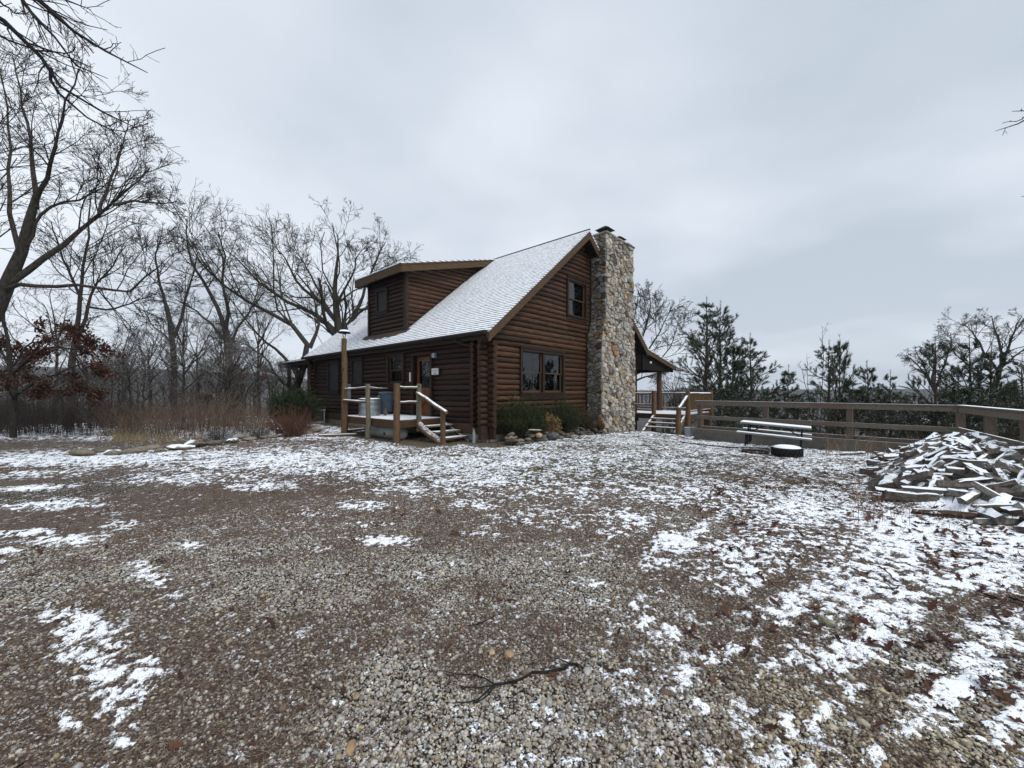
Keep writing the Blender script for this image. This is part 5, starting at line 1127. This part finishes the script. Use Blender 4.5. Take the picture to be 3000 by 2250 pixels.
make_tree('bare_tree', 'slender forked tree in the middle of the left wood', 'tree', P(510, 1240, D), [
    PL(D, [(512, 1240), (512, 1130), (508, 1000), (488, 900)], .17, .10, 0, False), PL(D, [(490, 905), (470, 840), (455, 760), (462, 700)], .09, .02, 0), PL(D, [(508, 990), (540, 920), (545, 860), (575, 790), (580, 740)], .09, .02, 1), PL(D, [(510, 1010), (480, 980), (440, 950), (420, 900)], .05, .015, 0)], RG, lv=(12, 7, 5, 2), rmin=.007, mt='barkgrey')
# right of the chimney and far right
D = 34
make_tree('bare_tree', 'round bare tree showing between the chimney and the pines', 'tree', P(1840, 1190, D), [
    PL(D, [(1835, 1200), (1850, 1110), (1870, 1050)], .24, .16, 0, False), PL(D, [(1868, 1055), (1890, 960), (1910, 900), (1900, 850)], .11, .02), PL(D, [(1860, 1080), (1910, 1010), (1950, 940), (1975, 880)], .10, .02, 1), PL(D, [(1855, 1100), (1920, 1070), (1970, 1010), (1985, 950)], .09, .02), PL(D, [(1860, 1080), (1850, 980), (1865, 900), (1870, 850)], .10, .02), PL(D, [(1850, 1120), (1900, 1100), (1960, 1090)], .1, .03)], RG, lv=(11, 7, 5, 2), rmin=.014, mt='barkgrey', wob=.13)
D = 27
make_tree('bare_tree', 'tallest bare crooked tree behind the pines at the right edge', 'tree', P(2915, 1240, D), [
    PL(D, [(2915, 1240), (2910, 1150), (2925, 1090), (2940, 1060)], .19, .13, 0, False), PL(D, [(2940, 1065), (2960, 1000), (2975, 960), (2995, 925)], .09, .02), PL(D, [(2935, 1070), (2930, 1000), (2910, 960), (2905, 925)], .09, .02, 1), PL(D, [(2925, 1090), (2880, 1030), (2850, 970), (2820, 950)], .08, .02, -1), PL(D, [(2930, 1080), (2990, 1030), (3060, 980)], .08, .02), PL(D, [(2920, 1110), (2860, 1090), (2800, 1040), (2780, 1000)], .07, .015)], RG, lv=(11, 7, 5, 2), rmin=.008, mt='barkgrey', wob=.16)
D = 33
make_tree('bare_tree', 'pale bare tree leaning left behind the small pines on the right', 'tree', P(2770, 1210, D), [
    PL(D, [(2775, 1215), (2740, 1150), (2720, 1110)], .16, .11, 0, False), PL(D, [(2720, 1110), (2680, 1060), (2655, 1040)], .07, .02), PL(D, [(2725, 1115), (2700, 1060), (2680, 1025)], .07, .02, 1), PL(D, [(2740, 1140), (2770, 1060), (2790, 1000), (2785, 975)], .08, .02), PL(D, [(2730, 1130), (2740, 1050), (2730, 1010)], .1, .03)], RG, lv=(11, 7, 5, 2), rmin=.009, mt='barkgrey')
D = 13.5
make_tree('bare_tree', 'low snow covered tree with crooked boughs seen below the top fence rail', 'tree', P(2790, 1330, D+2), [
    PL(D+2, [(2775, 1400), (2772, 1330), (2768, 1250)], .13, .09, 0, False), PL(D+2, [(2768, 1262), (2730, 1235), (2690, 1225), (2660, 1212)], .05, .015), PL(D+2, [(2768, 1275), (2730, 1238), (2700, 1248), (2660, 1250)], .05, .015, 1), PL(D+2, [(2768, 1250), (2810, 1240), (2850, 1260)], .05, .015)], RG, lv=(6, 5, 4, 2), rmin=.006, mt='barksnow', wob=.3, snowmt='barksnow')
# ---- tree stock for the wood behind
def stock(seed, h, spread, n, rmin, mt, snowmt=None):
    rg = np.random.RandomState(seed); lim = []
    tr_ = [(0, 0, -.3)]; x = y = 0
    for i in range(1, 6): x += rg.normal(0, .07*h/10); y += rg.normal(0, .07*h/10); tr_.append((x, y, h*.62*i/5))
    lim.append((tr_, list(np.linspace(.012*h, .006*h, 6)), False))
    for i in range(n):
        t_ = rg.uniform(.35, 1) if i > 2 else 1; k_ = t_*5; i0 = min(int(k_), 4); b_ = np.array(tr_[i0])*(1-(k_-i0))+np.array(tr_[i0+1])*(k_-i0); a = rg.uniform(0, 6.28); L = h*rg.uniform(.32, .5); pts = [b_]; d = np.array((math.cos(a)*spread, math.sin(a)*spread, rg.uniform(.55, 1.2))); d /= np.linalg.norm(d)
        for j in range(4): d = d+rg.normal(0, .16, 3)+np.array((0, 0, .06)); d /= np.linalg.norm(d); pts.append(pts[-1]+d*L/4)
        lim.append(([tuple(q_) for q_ in pts], list(np.linspace(.005*h, .0012*h, 5)), True))
    root, _ = make_tree('bare_tree', 'x', 'tree', (0, 0, 0), lim, rg, lv=(8, 6, 4), rmin=rmin*.75, mt=mt, ratio=(.45, .42, .42), snowmt=snowmt)
    return root
protos = [stock(31, 11, .7, 9, .009, 'barkgrey'), stock(32, 12, .5, 8, .009, 'bark'), stock(33, 9, .9, 9, .008, 'barkgrey', 'barkfrost'), stock(34, 13, .45, 9, .010, 'bark'), stock(35, 6, .8, 9, .006, 'barkgrey', 'barkfrost')]
used = set()
def plant(protos_, k, x, y, s, rz, label, group, zoff=0, sz=1):
    p = protos_[k]
    if id(p) in used:
        r = p.copy(); COL.objects.link(r)
        for ch_ in p.children: c = ch_.copy(); COL.objects.link(c); c.parent = r
    else: r = p; used.add(id(p))
    r.location = (x, y, float(gz(x, y))-.05+zoff); r.rotation_euler = (0, 0, rz); r.scale = (s, s, s*sz); tag(r, label, 'tree', group); return r
for p in protos: pass
rt = random.Random(77); GW = 'bare trees of the wood behind the yard'
spots = []
for px in (-60, 20, 75, 120, 160, 300, 345, 385, 420, 460, 560, 600, 640, 720, 760, 805, 280, 330, 365, 400, 440, 480, 505, 535, 575, 615, 660, 700, 745, 340): spots.append((px, rt.uniform(19, 42)))
for i, (px, D) in enumerate(spots):
    k = rt.choice((0, 1, 2, 3)); s = rt.uniform(.75, 1.1)*(.58 if px > 280 else .8); 
    if D > 30: s *= 1.05
    plant(protos, k, (px-1500)/F*D, D, s, rt.uniform(0, 6.28), 'thin bare tree among the many of the wood behind the yard at the left', GW)
GB = 'bare undergrowth trees at the wood edge'
for i in range(46):
    px = rt.uniform(-80, 880); D = rt.uniform(16.5, 24) if px < 700 else rt.uniform(22, 28); plant(protos, 4, (px-1500)/F*D, D, rt.uniform(.35, .75), rt.uniform(0, 6.28), 'low snow dusted bare sapling in the thicket left of the cabin', GB)
for i in range(16):
    px = rt.uniform(1880, 2980); D = rt.uniform(19, 34); plant(protos, rt.choice((4, 4, 2)), (px-1500)/F*D, D, rt.uniform(.55, .95), rt.uniform(0, 6.28), 'small bare snow dusted tree on the slope below the fence', 'bare trees on the slope below the fence')
for p in protos:
    if id(p) not in used: plant(protos, protos.index(p), -30, 45, 1, 0, 'thin bare tree among the many of the wood behind the yard at the left', GW)
# far wood as one mass
rg = np.random.RandomState(8); n = 2600; a = np.radians(rg.uniform(-62, 62, n)); r = rg.uniform(48, 128, n); x = np.sin(a)*r; y = np.cos(a)*r; z = gz(x, y)
h = rg.uniform(5, 8.5, n)*np.where(a > 0, .62, 1); h = np.where((a > -.25) & (a < .1), h*.7, h)
PT = np.stack([np.stack([x, y, z-.3], 1), np.stack([x+rg.normal(0, .2, n), y, z+h*.5], 1), np.stack([x+rg.normal(0, .4, n), y, z+h], 1)], 1); RD = np.stack([h*.012, h*.008, h*.002], 1)
L = [tubes(PT, RD, 4)]; c1 = children(rg, PT, RD, h, 9, 25, 55, .3, 1, .34, .5, .1, 4, .15, rmin=.02); c2 = children(rg, *c1, 5, 25, 60, .2, 1, .45, .6, .05, 3, .15, rmin=.014); L += [tubes(c1[0], c1[1], 3), tubes(c2[0], c2[1], 3)]
V, Fq_ = join(L); tag(arrmesh('far_wood', V, Fq_, 'barkgrey', smooth=True), 'distant mass of bare winter trees on the slope', 'wood', kind='stuff')

# ------------------------------------------------------------------ pines
def needles(rg, pos, d, ln, n, nl, w_, spread=(30, 60), cols=None):
    m_ = len(pos); idx = np.repeat(np.arange(m_), n); t_ = rg.rand(len(idx)); b_ = pos[idx]+d[idx]*(ln[idx]*t_)[:, None]
    dd = d[idx]; rv = rg.normal(size=dd.shape); pr_ = rv-dd*(rv*dd).sum(1, keepdims=True); pr_ /= np.linalg.norm(pr_, axis=1, keepdims=True)+1e-9
    an = np.radians(rg.uniform(*spread, len(idx)))[:, None]; nd = dd*np.cos(an)+pr_*np.sin(an); sd_ = np.cross(nd, rg.normal(size=nd.shape)); sd_ /= np.linalg.norm(sd_, axis=1, keepdims=True)+1e-9
    L_ = (nl*rg.uniform(.7, 1.2, len(idx)))[:, None]; V = np.stack([b_-sd_*w_/2, b_+sd_*w_/2, b_+nd*L_], 1).reshape(-1, 3); Fc = np.arange(len(V)).reshape(-1, 3)
    tone = rg.uniform(.55, 1.25, m_)[idx]*rg.uniform(.8, 1.2, len(idx)); pal = np.array(cols or [(.030, .048, .022), (.045, .062, .028), (.022, .038, .020), (.066, .082, .038)]); c = pal[rg.randint(0, len(pal), len(idx))]*tone[:, None]
    fs = rg.rand(len(idx)) < (.04 if cols is None else 0); c[fs] = (.55, .60, .66)
    return V, Fc, np.repeat(c, 3, 0)
def pine(seed, h, rb, wh, name='pine_tree', lean=0, dens=1., base=.12, up=.35):
    rg = np.random.RandomState(seed); root = thing(name, 'x', 'pine', (0, 0, 0)); n = 8
    zt = np.linspace(-.4, h, n); tx = np.cumsum(rg.normal(0, .03, n)); tx -= tx[0]; ty_ = np.cumsum(rg.normal(0, .03, n)); ty_ -= ty_[0]
    T0 = np.stack([tx+lean*zt, ty_, zt], 1)[None]; R0 = np.linspace(.016*h+.02, .008, n)[None]
    V, Fq_ = tubes(T0, R0, 8); arrmesh('trunk', V, Fq_, 'pinebark', root, smooth=True)
    br = []; z = h*base
    sp_ = h*(1-base)/wh
    for i in range(wh):
        z = h*base+sp_*(i+rg.uniform(-.1, .1)); k = rg.randint(4, 7); t_ = (z-h*base)/(h*(1-base)); L_ = rb*(1-t_)**.75*(.55+.45*min(1, t_*4))+.12
        for j in range(k):
            a = 2*math.pi*(j+rg.uniform(-.3, .3))/k+i; l = L_*rg.uniform(.55, 1.15); d = np.array((math.cos(a), math.sin(a), up*rg.uniform(.4, 1.5)+t_*.5)); d /= np.linalg.norm(d); f_ = (z+.4)/(h+.4)*(n-1); i0 = min(int(f_), n-2); b_ = T0[0, i0]*(1-(f_-i0))+T0[0, i0+1]*(f_-i0)
            pts = [b_]
            for q_ in range(5): d = d+rg.normal(0, .06, 3)+np.array((0, 0, .05)); d /= np.linalg.norm(d); pts.append(pts[-1]+d*l/5)
            br.append((np.array(pts), l))
    PT = np.array([b_[0] for b_ in br]); LN = np.array([b_[1] for b_ in br]); RD = (LN*.016+.006)[:, None]*np.linspace(1, .35, 6)[None]
    c1 = children(rg, PT, RD, LN, np.maximum(3, (LN*6.5*dens).astype(int)), 28, 55, .25, .98, .34, .6, .12, 4, .1, rmin=.004)
    V, Fq_ = join([tubes(PT, RD, 5), tubes(c1[0], c1[1], 4)]); arrmesh('boughs', V, Fq_, 'pinebark', root, smooth=True)
    # shoots: along outer part of side twigs, branch tips, leader
    def tip(Pp, k=1): return Pp[:, -1-k], (Pp[:, -1]-Pp[:, -1-k])
    ps = []; ds = []; ls = []
    for Pp in (PT, c1[0]):
        for kk in ((1, 2) if Pp is c1[0] else (1, 2)):
            a_, d_ = Pp[:, -1-kk], Pp[:, -kk]-Pp[:, -1-kk]; l_ = np.linalg.norm(d_, axis=1); ps.append(a_); ds.append(d_/(l_[:, None]+1e-9)); ls.append(l_+(.08 if kk == 1 else .0))
    a_ = np.array([[tx[-1]+lean*h, ty_[-1], h-.25]]); ps.append(a_); ds.append(np.array([[0, 0, 1.]])); ls.append(np.array([.42]))
    ps = np.concatenate(ps); ds = np.concatenate(ds); ls = np.minimum(np.concatenate(ls), .45)
    V, Fc, c = needles(rg, ps, ds, ls, 34, .125, .013, (18, 55)); arrmesh('needles', V, Fc, 'needle', root, cols=c)
    return root
pp = [pine(1, 6.5, 2.2, 11, lean=.0, up=.5), pine(2, 5.0, 1.5, 10, up=.5), pine(3, 6.0, 1.9, 10, lean=.03, dens=1.1, up=.55), pine(4, 3.2, 1.15, 7, up=.5), pine(5, 7.5, 2.3, 10, dens=.9, base=.28, up=.75)]
def pineat(k, px, ytop, D, label, sx=1., rz=0, h0=None):
    hs_ = (6.5, 5.0, 6.0, 3.2, 7.5)[k]; x = (px-1500)/F*D; zt = CH-(ytop-HY)/F*D; zb = float(gz(x, D)); s = (zt-zb)/hs_
    r = plant(pp, k, x, D, 1, rz, label, None); r.scale = (sx*min(s, 1.6), sx*min(s, 1.6), s); r['category'] = 'pine'; return r
pineat(4, 2062, 878, 26, 'tallest pine with an open crown right of the chimney', 1.1, 0)
pineat(0, 2108, 893, 28, 'dense tall pine just right of the tallest pine', 1.0, 1)
pineat(2, 2206, 983, 23, 'pine sloping down right of the tall pair, above the first fence post', 1.1, 2.1)
pineat(3, 2150, 1010, 24, 'pine filling the gap between the tall pair and the sloping pine', 1.0, .4)
pineat(1, 2302, 1078, 22, 'small dark pine above the picnic table', 1.0, 3)
pineat(0, 2424, 1003, 17, 'pine with a double top in the open sky right of the table', .95, 1.4)
pineat(3, 2456, 998, 17.6, 'second top of the double pine beyond the fence', .5, 2)
pineat(1, 2547, 1066, 20, 'narrow small pine between the double pine and the tall right group', .9, 5)
pineat(2, 2607, 1090, 18, 'low pine left of the dark pine in the right group', .9, .2)
pineat(0, 2745, 992, 15, 'dark dense pine at the left of the right group', .9, 4.2)
pineat(2, 2842, 990, 16, 'tall pine in the middle of the right group behind the fence corner', 1.0, 3.3)
pineat(1, 2905, 1018, 15, 'pine right of the middle one in the right group', 1.0, .9)
pineat(0, 2988, 1045, 13, 'nearest pine at the right edge of the picture', .85, 2.2)
for i, (px, yt, D) in enumerate(((2150, 1120, 19), (2250, 1140, 19), (2340, 1150, 18), (2500, 1130, 17), (2590, 1150, 16), (2690, 1150, 15), (2800, 1130, 14), (2950, 1130, 12.5), (1990, 1130, 26))):
    o = pineat((3, 1, 2)[i % 3], px, yt, D, 'low young pine filling in behind the fence rails', 1.15, i*1.3); o['group'] = 'low young pines behind the fence'
rg_ = np.random.RandomState(3)
# evergreens left of the cabin
pineat(3, 60, 1165, 19, 'dark evergreen in the shade at the far left edge under the oak', 1.6, 0)
pineat(1, 130, 1190, 20, 'dark evergreen behind the thin trunks at the left', 1.5, 1)
pineat(3, 610, 1150, 19, 'green bushy evergreen behind the brown weeds', 1.4, 2); pineat(3, 690, 1150, 19.5, 'snow dusted evergreen right of the bushy one', 1.4, 4)
for p in pp:
    if id(p) not in used: p.location = (40, 40, -10)
# snow dusted sapling in front of the double pine
make_tree('sapling', 'tall thin leafless sapling rising before the double pine', 'sapling', P(2402, 1330, 16), [PL(16, [(2402, 1330), (2403, 1200), (2408, 1080), (2412, 1000), (2409, 955)], .022, .004, 0)], RG, lv=(9, 3), rmin=.004, mt='barkgrey', ratio=(.13, .4), t0=.4)
make_tree('sapling', 'thin sapling leaning left above the table', 'sapling', P(2385, 1320, 17), [PL(17, [(2390, 1320), (2372, 1190), (2350, 1080), (2338, 1062)], .02, .004, 0), PL(17, [(2372, 1190), (2366, 1100), (2364, 1035)], .012, .003, 0)], RG, lv=(6, 3), rmin=.004, mt='barkgrey', ratio=(.13, .4), t0=.4)

# ------------------------------------------------------------------ shrubs
def shrub(name, label, base, rx, ry, h, n, cols, seed, cat='shrub', nl=.05, w_=.014, rz=0, stem='pinebark', fl=.25, nn=22, out=.55, group=None):
    rg = np.random.RandomState(seed); root = thing(name, label, cat, base, rz, group); a = rg.rand(n)*6.283; q_ = np.sqrt(rg.rand(n)); tilt = q_*out*1.2
    d = np.stack([np.cos(a)*np.sin(tilt), np.sin(a)*np.sin(tilt), np.cos(tilt)], 1); top_ = h*(1-.35*q_**2)*rg.uniform(.45, 1.08, n)
    P0 = np.stack([np.cos(a)*q_*rx*fl, np.sin(a)*q_*ry*fl, np.zeros(n)], 1); E = np.stack([np.cos(a)*q_*rx, np.sin(a)*q_*ry, top_], 1)
    M1 = P0*.45+E*.55; M1[:, 2] *= .8; PT = np.stack([P0, M1, E], 1)+rg.normal(0, .02, (n, 3, 3)); RD = np.stack([np.full(n, .009), np.full(n, .006), np.full(n, .003)], 1)
    LN = np.linalg.norm(E-P0, axis=1); c1 = children(rg, PT, RD, LN, 7, 25, 60, .25, 1, .28, .6, .15, 3, .1, rmin=.0025)
    V, Fq_ = join([tubes(PT, RD, 4), tubes(c1[0], c1[1], 3)]); arrmesh('stems', V, Fq_, stem, root, smooth=True)
    if cols:
        a_ = c1[0][:, 0]; d_ = c1[0][:, -1]-a_; l_ = np.linalg.norm(d_, axis=1); V, Fc, c = needles(rg, a_, d_/l_[:, None], l_, nn, nl, w_, (20, 70), cols)
        arrmesh('foliage', V, Fc, 'needle', root, cols=c)
    return root
GRN = [(.030, .048, .014), (.052, .074, .022), (.020, .034, .012), (.075, .095, .032)]
w_ = H(.95, -.62); shrub('yew_shrub', 'large dense green shrub below the left of the gable window', w_, .84, .52, 1.50, 190, GRN, 1, nl=.055)
w_ = H(3.15, -.66); shrub('yew_shrub', 'smaller green shrub between the tan grass and the chimney bed', w_, .70, .50, 1.32, 150, GRN, 2, nl=.055)
w_ = H(2.2, -.80); shrub('dry_shrub', 'tan dried shrub between the two green shrubs', w_, .42, .35, .78, 120, [(.30, .20, .09), (.36, .26, .13), (.22, .14, .065)], 3, nl=.06, w_=.02, stem='weed' if 0 else 'pinebark', nn=9)
w_ = H(4.5, -.62); shrub('dry_shrub', 'thin brown and green shrub next to the chimney', w_, .55, .40, .95, 110, [(.075, .055, .035), (.045, .055, .025), (.10, .07, .045)], 4, nl=.05, nn=11)
w_ = H(5.35, -.85); shrub('dry_shrub', 'small orange dried tuft at the foot of the chimney', w_, .25, .22, .45, 60, [(.17, .10, .055), (.13, .08, .045)], 5, nl=.06, w_=.02, nn=8)
w_ = P(865, 1275, 17.5); w_.z = float(gz(w_.x, w_.y)); shrub('juniper_shrub', 'dark green juniper shrub near the far corner of the cabin', w_, 1.15, .9, 1.75, 330, [(.020, .036, .016), (.034, .054, .022), (.050, .070, .030)], 6, nl=.09, w_=.02)
w_ = P(930, 1262, 19); w_.z = float(gz(w_.x, w_.y)); shrub('juniper_shrub', 'low dark shrub touching the far eave wall behind the air conditioner', w_+Vector((-1.2, .6, 0)), .8, .6, 1.2, 150, [(.014, .030, .014), (.022, .042, .018)], 9, nl=.09, w_=.02)
w_ = P(640, 1285, 12.6); w_.z = float(gz(w_.x, w_.y)); shrub('bare_shrub', 'low rounded leafless shrub dusted with snow behind the edging stones', w_, .62, .5, .48, 190, None, 7, stem='barksnow', out=.9)
w_ = P(760, 1280, 13.6); w_.z = float(gz(w_.x, w_.y)); shrub('bare_shrub', 'snow dusted twiggy shrub right of the rounded one', w_, .55, .4, .42, 120, None, 8, stem='barksnow', out=.9)
w_ = P(855, 1290, 14.2); w_.z = float(gz(w_.x, w_.y)); shrub('rose_shrub', 'arching red brown leafless shrub before the juniper', w_, .95, .6, 1.15, 170, None, 10, stem=barkm('red_stem', (.075, .035, .026), (.17, .085, .06)), out=1.0)
# brown weeds
def weeds(n, box, hmin, hmax, cols, name, label, seed, r=.0042, lean=.22):
    rg = np.random.RandomState(seed); px = rg.uniform(box[0], box[1], n); D = rg.uniform(box[2], box[3], n); D = D+(px-500)/400*box[4]; x = (px-1500)/F*D; y = D; z = gz(x, y)
    cl = fbm(x*.8, y*.8, seed, 2); k = rg.rand(n) < sm((cl-.25)/.35); x, y, z = x[k], y[k], z[k]; n = len(x); h = rg.uniform(hmin, hmax, n)*(.12+1.5*fbm(x*.75, y*.75, seed+3, 2)**1.3)
    d = rg.normal(0, lean, (n, 2))*h[:, None]; PT = np.stack([np.stack([x, y, z], 1), np.stack([x+d[:, 0]*.35, y+d[:, 1]*.35, z+h*.55], 1), np.stack([x+d[:, 0], y+d[:, 1], z+h], 1)], 1); RD = np.tile(np.array([r*1.2, r, r*.6]), (n, 1))
    c1 = children(rg, PT, RD, h, 4, 15, 55, .35, 1, .35, .7, .1, 3, .15, rmin=r*.6); L = [tubes(PT, RD, 3), tubes(c1[0], c1[1], 3)]; V, Fq_ = join(L)
    pal = np.array(cols); c = np.concatenate([np.repeat(pal[rg.randint(0, len(pal), n)]*rg.uniform(.7, 1.2, (n, 1)), 9, 0), np.repeat(pal[rg.randint(0, len(pal), len(c1[0]))], 9, 0)])
    tag(arrmesh(name, V, Fq_, 'weed', cols=c), label, 'weeds', kind='stuff')
weeds(3300, (290, 900, 13.2, 18.5, .7), .45, 1.35, [(.12, .075, .052), (.17, .115, .080), (.09, .062, .050), (.24, .18, .125), (.11, .095, .085)], 'dry_weeds', 'thicket of reddish brown dry weeds left of the cabin', 11, lean=.34)
weeds(2600, (-150, 420, 14, 19, 0), .5, 1.5, [(.045, .036, .030), (.07, .056, .045), (.035, .027, .023)], 'dry_weeds', 'grey brown undergrowth under the left trees', 12)
weeds(700, (330, 600, 12.2, 13.6, .6), .15, .60, [(.30, .24, .14), (.24, .18, .10)], 'tan_grass', 'clump of pale tan dry grass before the weeds', 13, lean=.3)
weeds(200, (2400, 2700, 9.5, 12, 0), .2, .6, [(.24, .19, .12), (.16, .10, .06)], 'dry_stalks', 'few dry stalks standing by the fence and firewood', 14)
weeds(260, (2500, 3050, 4.6, 7, 0), .12, .42, [(.20, .12, .07), (.14, .08, .05)], 'dry_stalks', 'thin brown stalks standing in front of the firewood heap', 15, r=.0022)
weeds(1500, (1950, 3000, 17, 26, 3), .6, 1.6, [(.07, .06, .05), (.12, .10, .085), (.20, .20, .21)], 'slope_brush', 'grey brush on the slope beyond the fence', 16, r=.007)
# young oak that keeps its red brown leaves
D = 13.6
root, tw = make_tree('leafy_oak', 'young oak still holding dense dark red brown leaves at the left', 'tree', P(60, 1290, D), [
    PL(D, [(40, 1300), (45, 1180), (30, 1060), (20, 950), (10, 900)], .09, .03, 0, True), PL(D, [(42, 1160), (100, 1120), (180, 1090), (240, 1060), (310, 1080)], .05, .015, .6), PL(D, [(35, 1100), (90, 1040), (160, 1010), (220, 1030), (290, 1000)], .05, .015, -.4),
    PL(D, [(40, 1150), (110, 1150), (200, 1140), (260, 1150)], .04, .012, 0), PL(D, [(30, 1060), (-20, 1010), (-60, 1000)], .04, .012), PL(D, [(35, 1120), (-30, 1100), (-80, 1110)], .04, .012, 1), PL(D, [(30, 1080), (80, 1010), (120, 980), (170, 970)], .035, .01, .5)], RG, lv=(7, 4), rmin=.005, mt='barkgrey', ratio=(.35, .4), ang=(20, 60), wob=.15)
def canopy_leaves(tw, root, seed, per, size, cols, name='leaves', keep=1.0):
    rg = np.random.RandomState(seed); PT = tw[0]; n = len(PT)*per; i = rg.randint(0, len(PT), n); t_ = rg.rand(n)[:, None]; p = PT[i, 1]*(1-t_)+PT[i, -1]*t_+rg.normal(0, .09, (n, 3)); cl = fbm(p[:, 0]*1.6+p[:, 1], p[:, 2]*1.6, seed, 2); k = cl > .80-keep*.5; p = p[k]; n = len(p)
    a = rg.normal(size=(n, 3)); a[:, 2] -= .5; a /= np.linalg.norm(a, axis=1, keepdims=True); b_ = np.cross(a, rg.normal(size=(n, 3))); b_ /= np.linalg.norm(b_, axis=1, keepdims=True); c_ = np.cross(a, b_); s = (size*rg.uniform(.6, 1.3, n))[:, None]
    V = np.stack([p, p+a*s*.35+b_*s*.28+c_*s*.1, p+a*s*.6+b_*s*.16, p+a*s, p+a*s*.62-b_*s*.18, p+a*s*.35-b_*s*.28+c_*s*.1], 1).reshape(-1, 3); o = np.arange(n)[:, None]*6
    Fc = np.concatenate([o+np.array([[0, 1, 2]]), o+np.array([[0, 2, 3]]), o+np.array([[0, 3, 4]]), o+np.array([[0, 4, 5]])]); pal = np.array(cols); c = pal[rg.randint(0, len(pal), n)]*rg.uniform(.6, 1.25, (n, 1))
    arrmesh(name, V, Fc, 'leaf', root, cols=np.repeat(c, 6, 0))
canopy_leaves(tw, root, 5, 34, .115, [(.070, .026, .019), (.10, .045, .028), (.045, .020, .016), (.13, .070, .045), (.060, .024, .018)], keep=.98)
D = 21
root, tw = make_tree('leafy_oak', 'small oak with a few rust red leaves between the bare trees and the far porch', 'tree', P(715, 1230, D), [PL(D, [(715, 1235), (712, 1160), (700, 1100)], .06, .03, 0, True), PL(D, [(712, 1170), (740, 1120), (770, 1100)], .03, .01), PL(D, [(708, 1150), (670, 1110), (640, 1090)], .03, .01), PL(D, [(708, 1140), (715, 1090), (730, 1060)], .03, .01)], RG, lv=(7, 4), rmin=.006, mt='barkgrey', ratio=(.4, .4))
canopy_leaves(tw, root, 6, 9, .14, [(.12, .042, .028), (.15, .06, .035)], keep=.6)

# ------------------------------------------------------------------ fallen branch and twig, boards by the deck
def gp(px, py, dz=.02):
    D = CH*F/(py-HY); x = (px-1500)/F*D; return (x, D, float(groundz(np.array([x]), np.array([D]))[0])+dz)
mb = MB()
for pts, a, b_ in (([(1712, 1968), (1690, 1956), (1668, 1953), (1655, 1966), (1600, 1978), (1560, 1978), (1540, 1990), (1510, 2005), (1470, 2015), (1445, 2017)], .011, .008), ([(1445, 2017), (1430, 2035), (1400, 2060), (1375, 2068), (1340, 2070)], .008, .003), ([(1450, 2020), (1430, 2048), (1405, 2064), (1385, 2072)], .006, .003),
    ([(1443, 2014), (1420, 1998), (1390, 1987), (1340, 1985), (1290, 1975)], .006, .002), ([(1440, 2020), (1400, 2025), (1360, 2022), (1320, 2012)], .005, .002), ([(1668, 1953), (1640, 1942), (1600, 1935)], .007, .002)):
    n = len(pts); mb.tube([gp(x, y, .018) for x, y in pts], list(np.linspace(a*.75, b_*.75, n)), 7, .08)
tag(mb.build('fallen_branch', 'barkdark'), 'dark crooked branch lying on the gravel in the foreground', 'branch')
mb = MB(); mb.tube([gp(x, y, .015) for x, y in ((1368, 1842), (1400, 1834), (1440, 1820), (1475, 1798))], [.003, .004, .003, .002], 5, .1); tag(mb.build('fallen_twig', 'barkdark'), 'thin dark twig on the gravel above the fallen branch', 'twig')
for i, (p, q_, lab) in enumerate((((935, 1280), (1045, 1278), 'snowy board lying on the ground left of the bell post'), ((1010, 1268), (1065, 1262), 'short snowy log on the ground under the deck edge'))):
    a = Vector(gp(*p, .05)); b_ = Vector(gp(*q_, .05)); mb = MB(); c = (a+b_)/2
    mb.tube([a-c, (b_-a)*.3-(b_-a)/2, b_-c], .05 if i == 0 else .06, 8, .1); o = mb.build('fallen_log', 'polesnow'); o.location = c; tag(o, lab, 'log')

# ------------------------------------------------------------------ haze
hm, t, b = new('haze'); t.nodes.remove(b); pv = N_(t, 'ShaderNodeVolumePrincipled'); pv.inputs['Color'].default_value = (.80, .87, .95, 1); pv.inputs['Density'].default_value = .0003; pv.inputs['Anisotropy'].default_value = 0
t.links.new(pv.outputs[0], t.nodes['Material Output'].inputs['Volume'])
mb = MB(); mb.box((-3300, -3300, -70), (3300, 3300, 95)); tag(mb.build('haze', hm), 'thin pale winter haze over the valley', kind='stuff')
S.cycles.volume_max_steps = 64; S.cycles.max_bounces = 6; S.cycles.diffuse_bounces = 3; S.cycles.volume_bounces = 0; S.cycles.transparent_max_bounces = 12
S.cycles.use_denoising = True
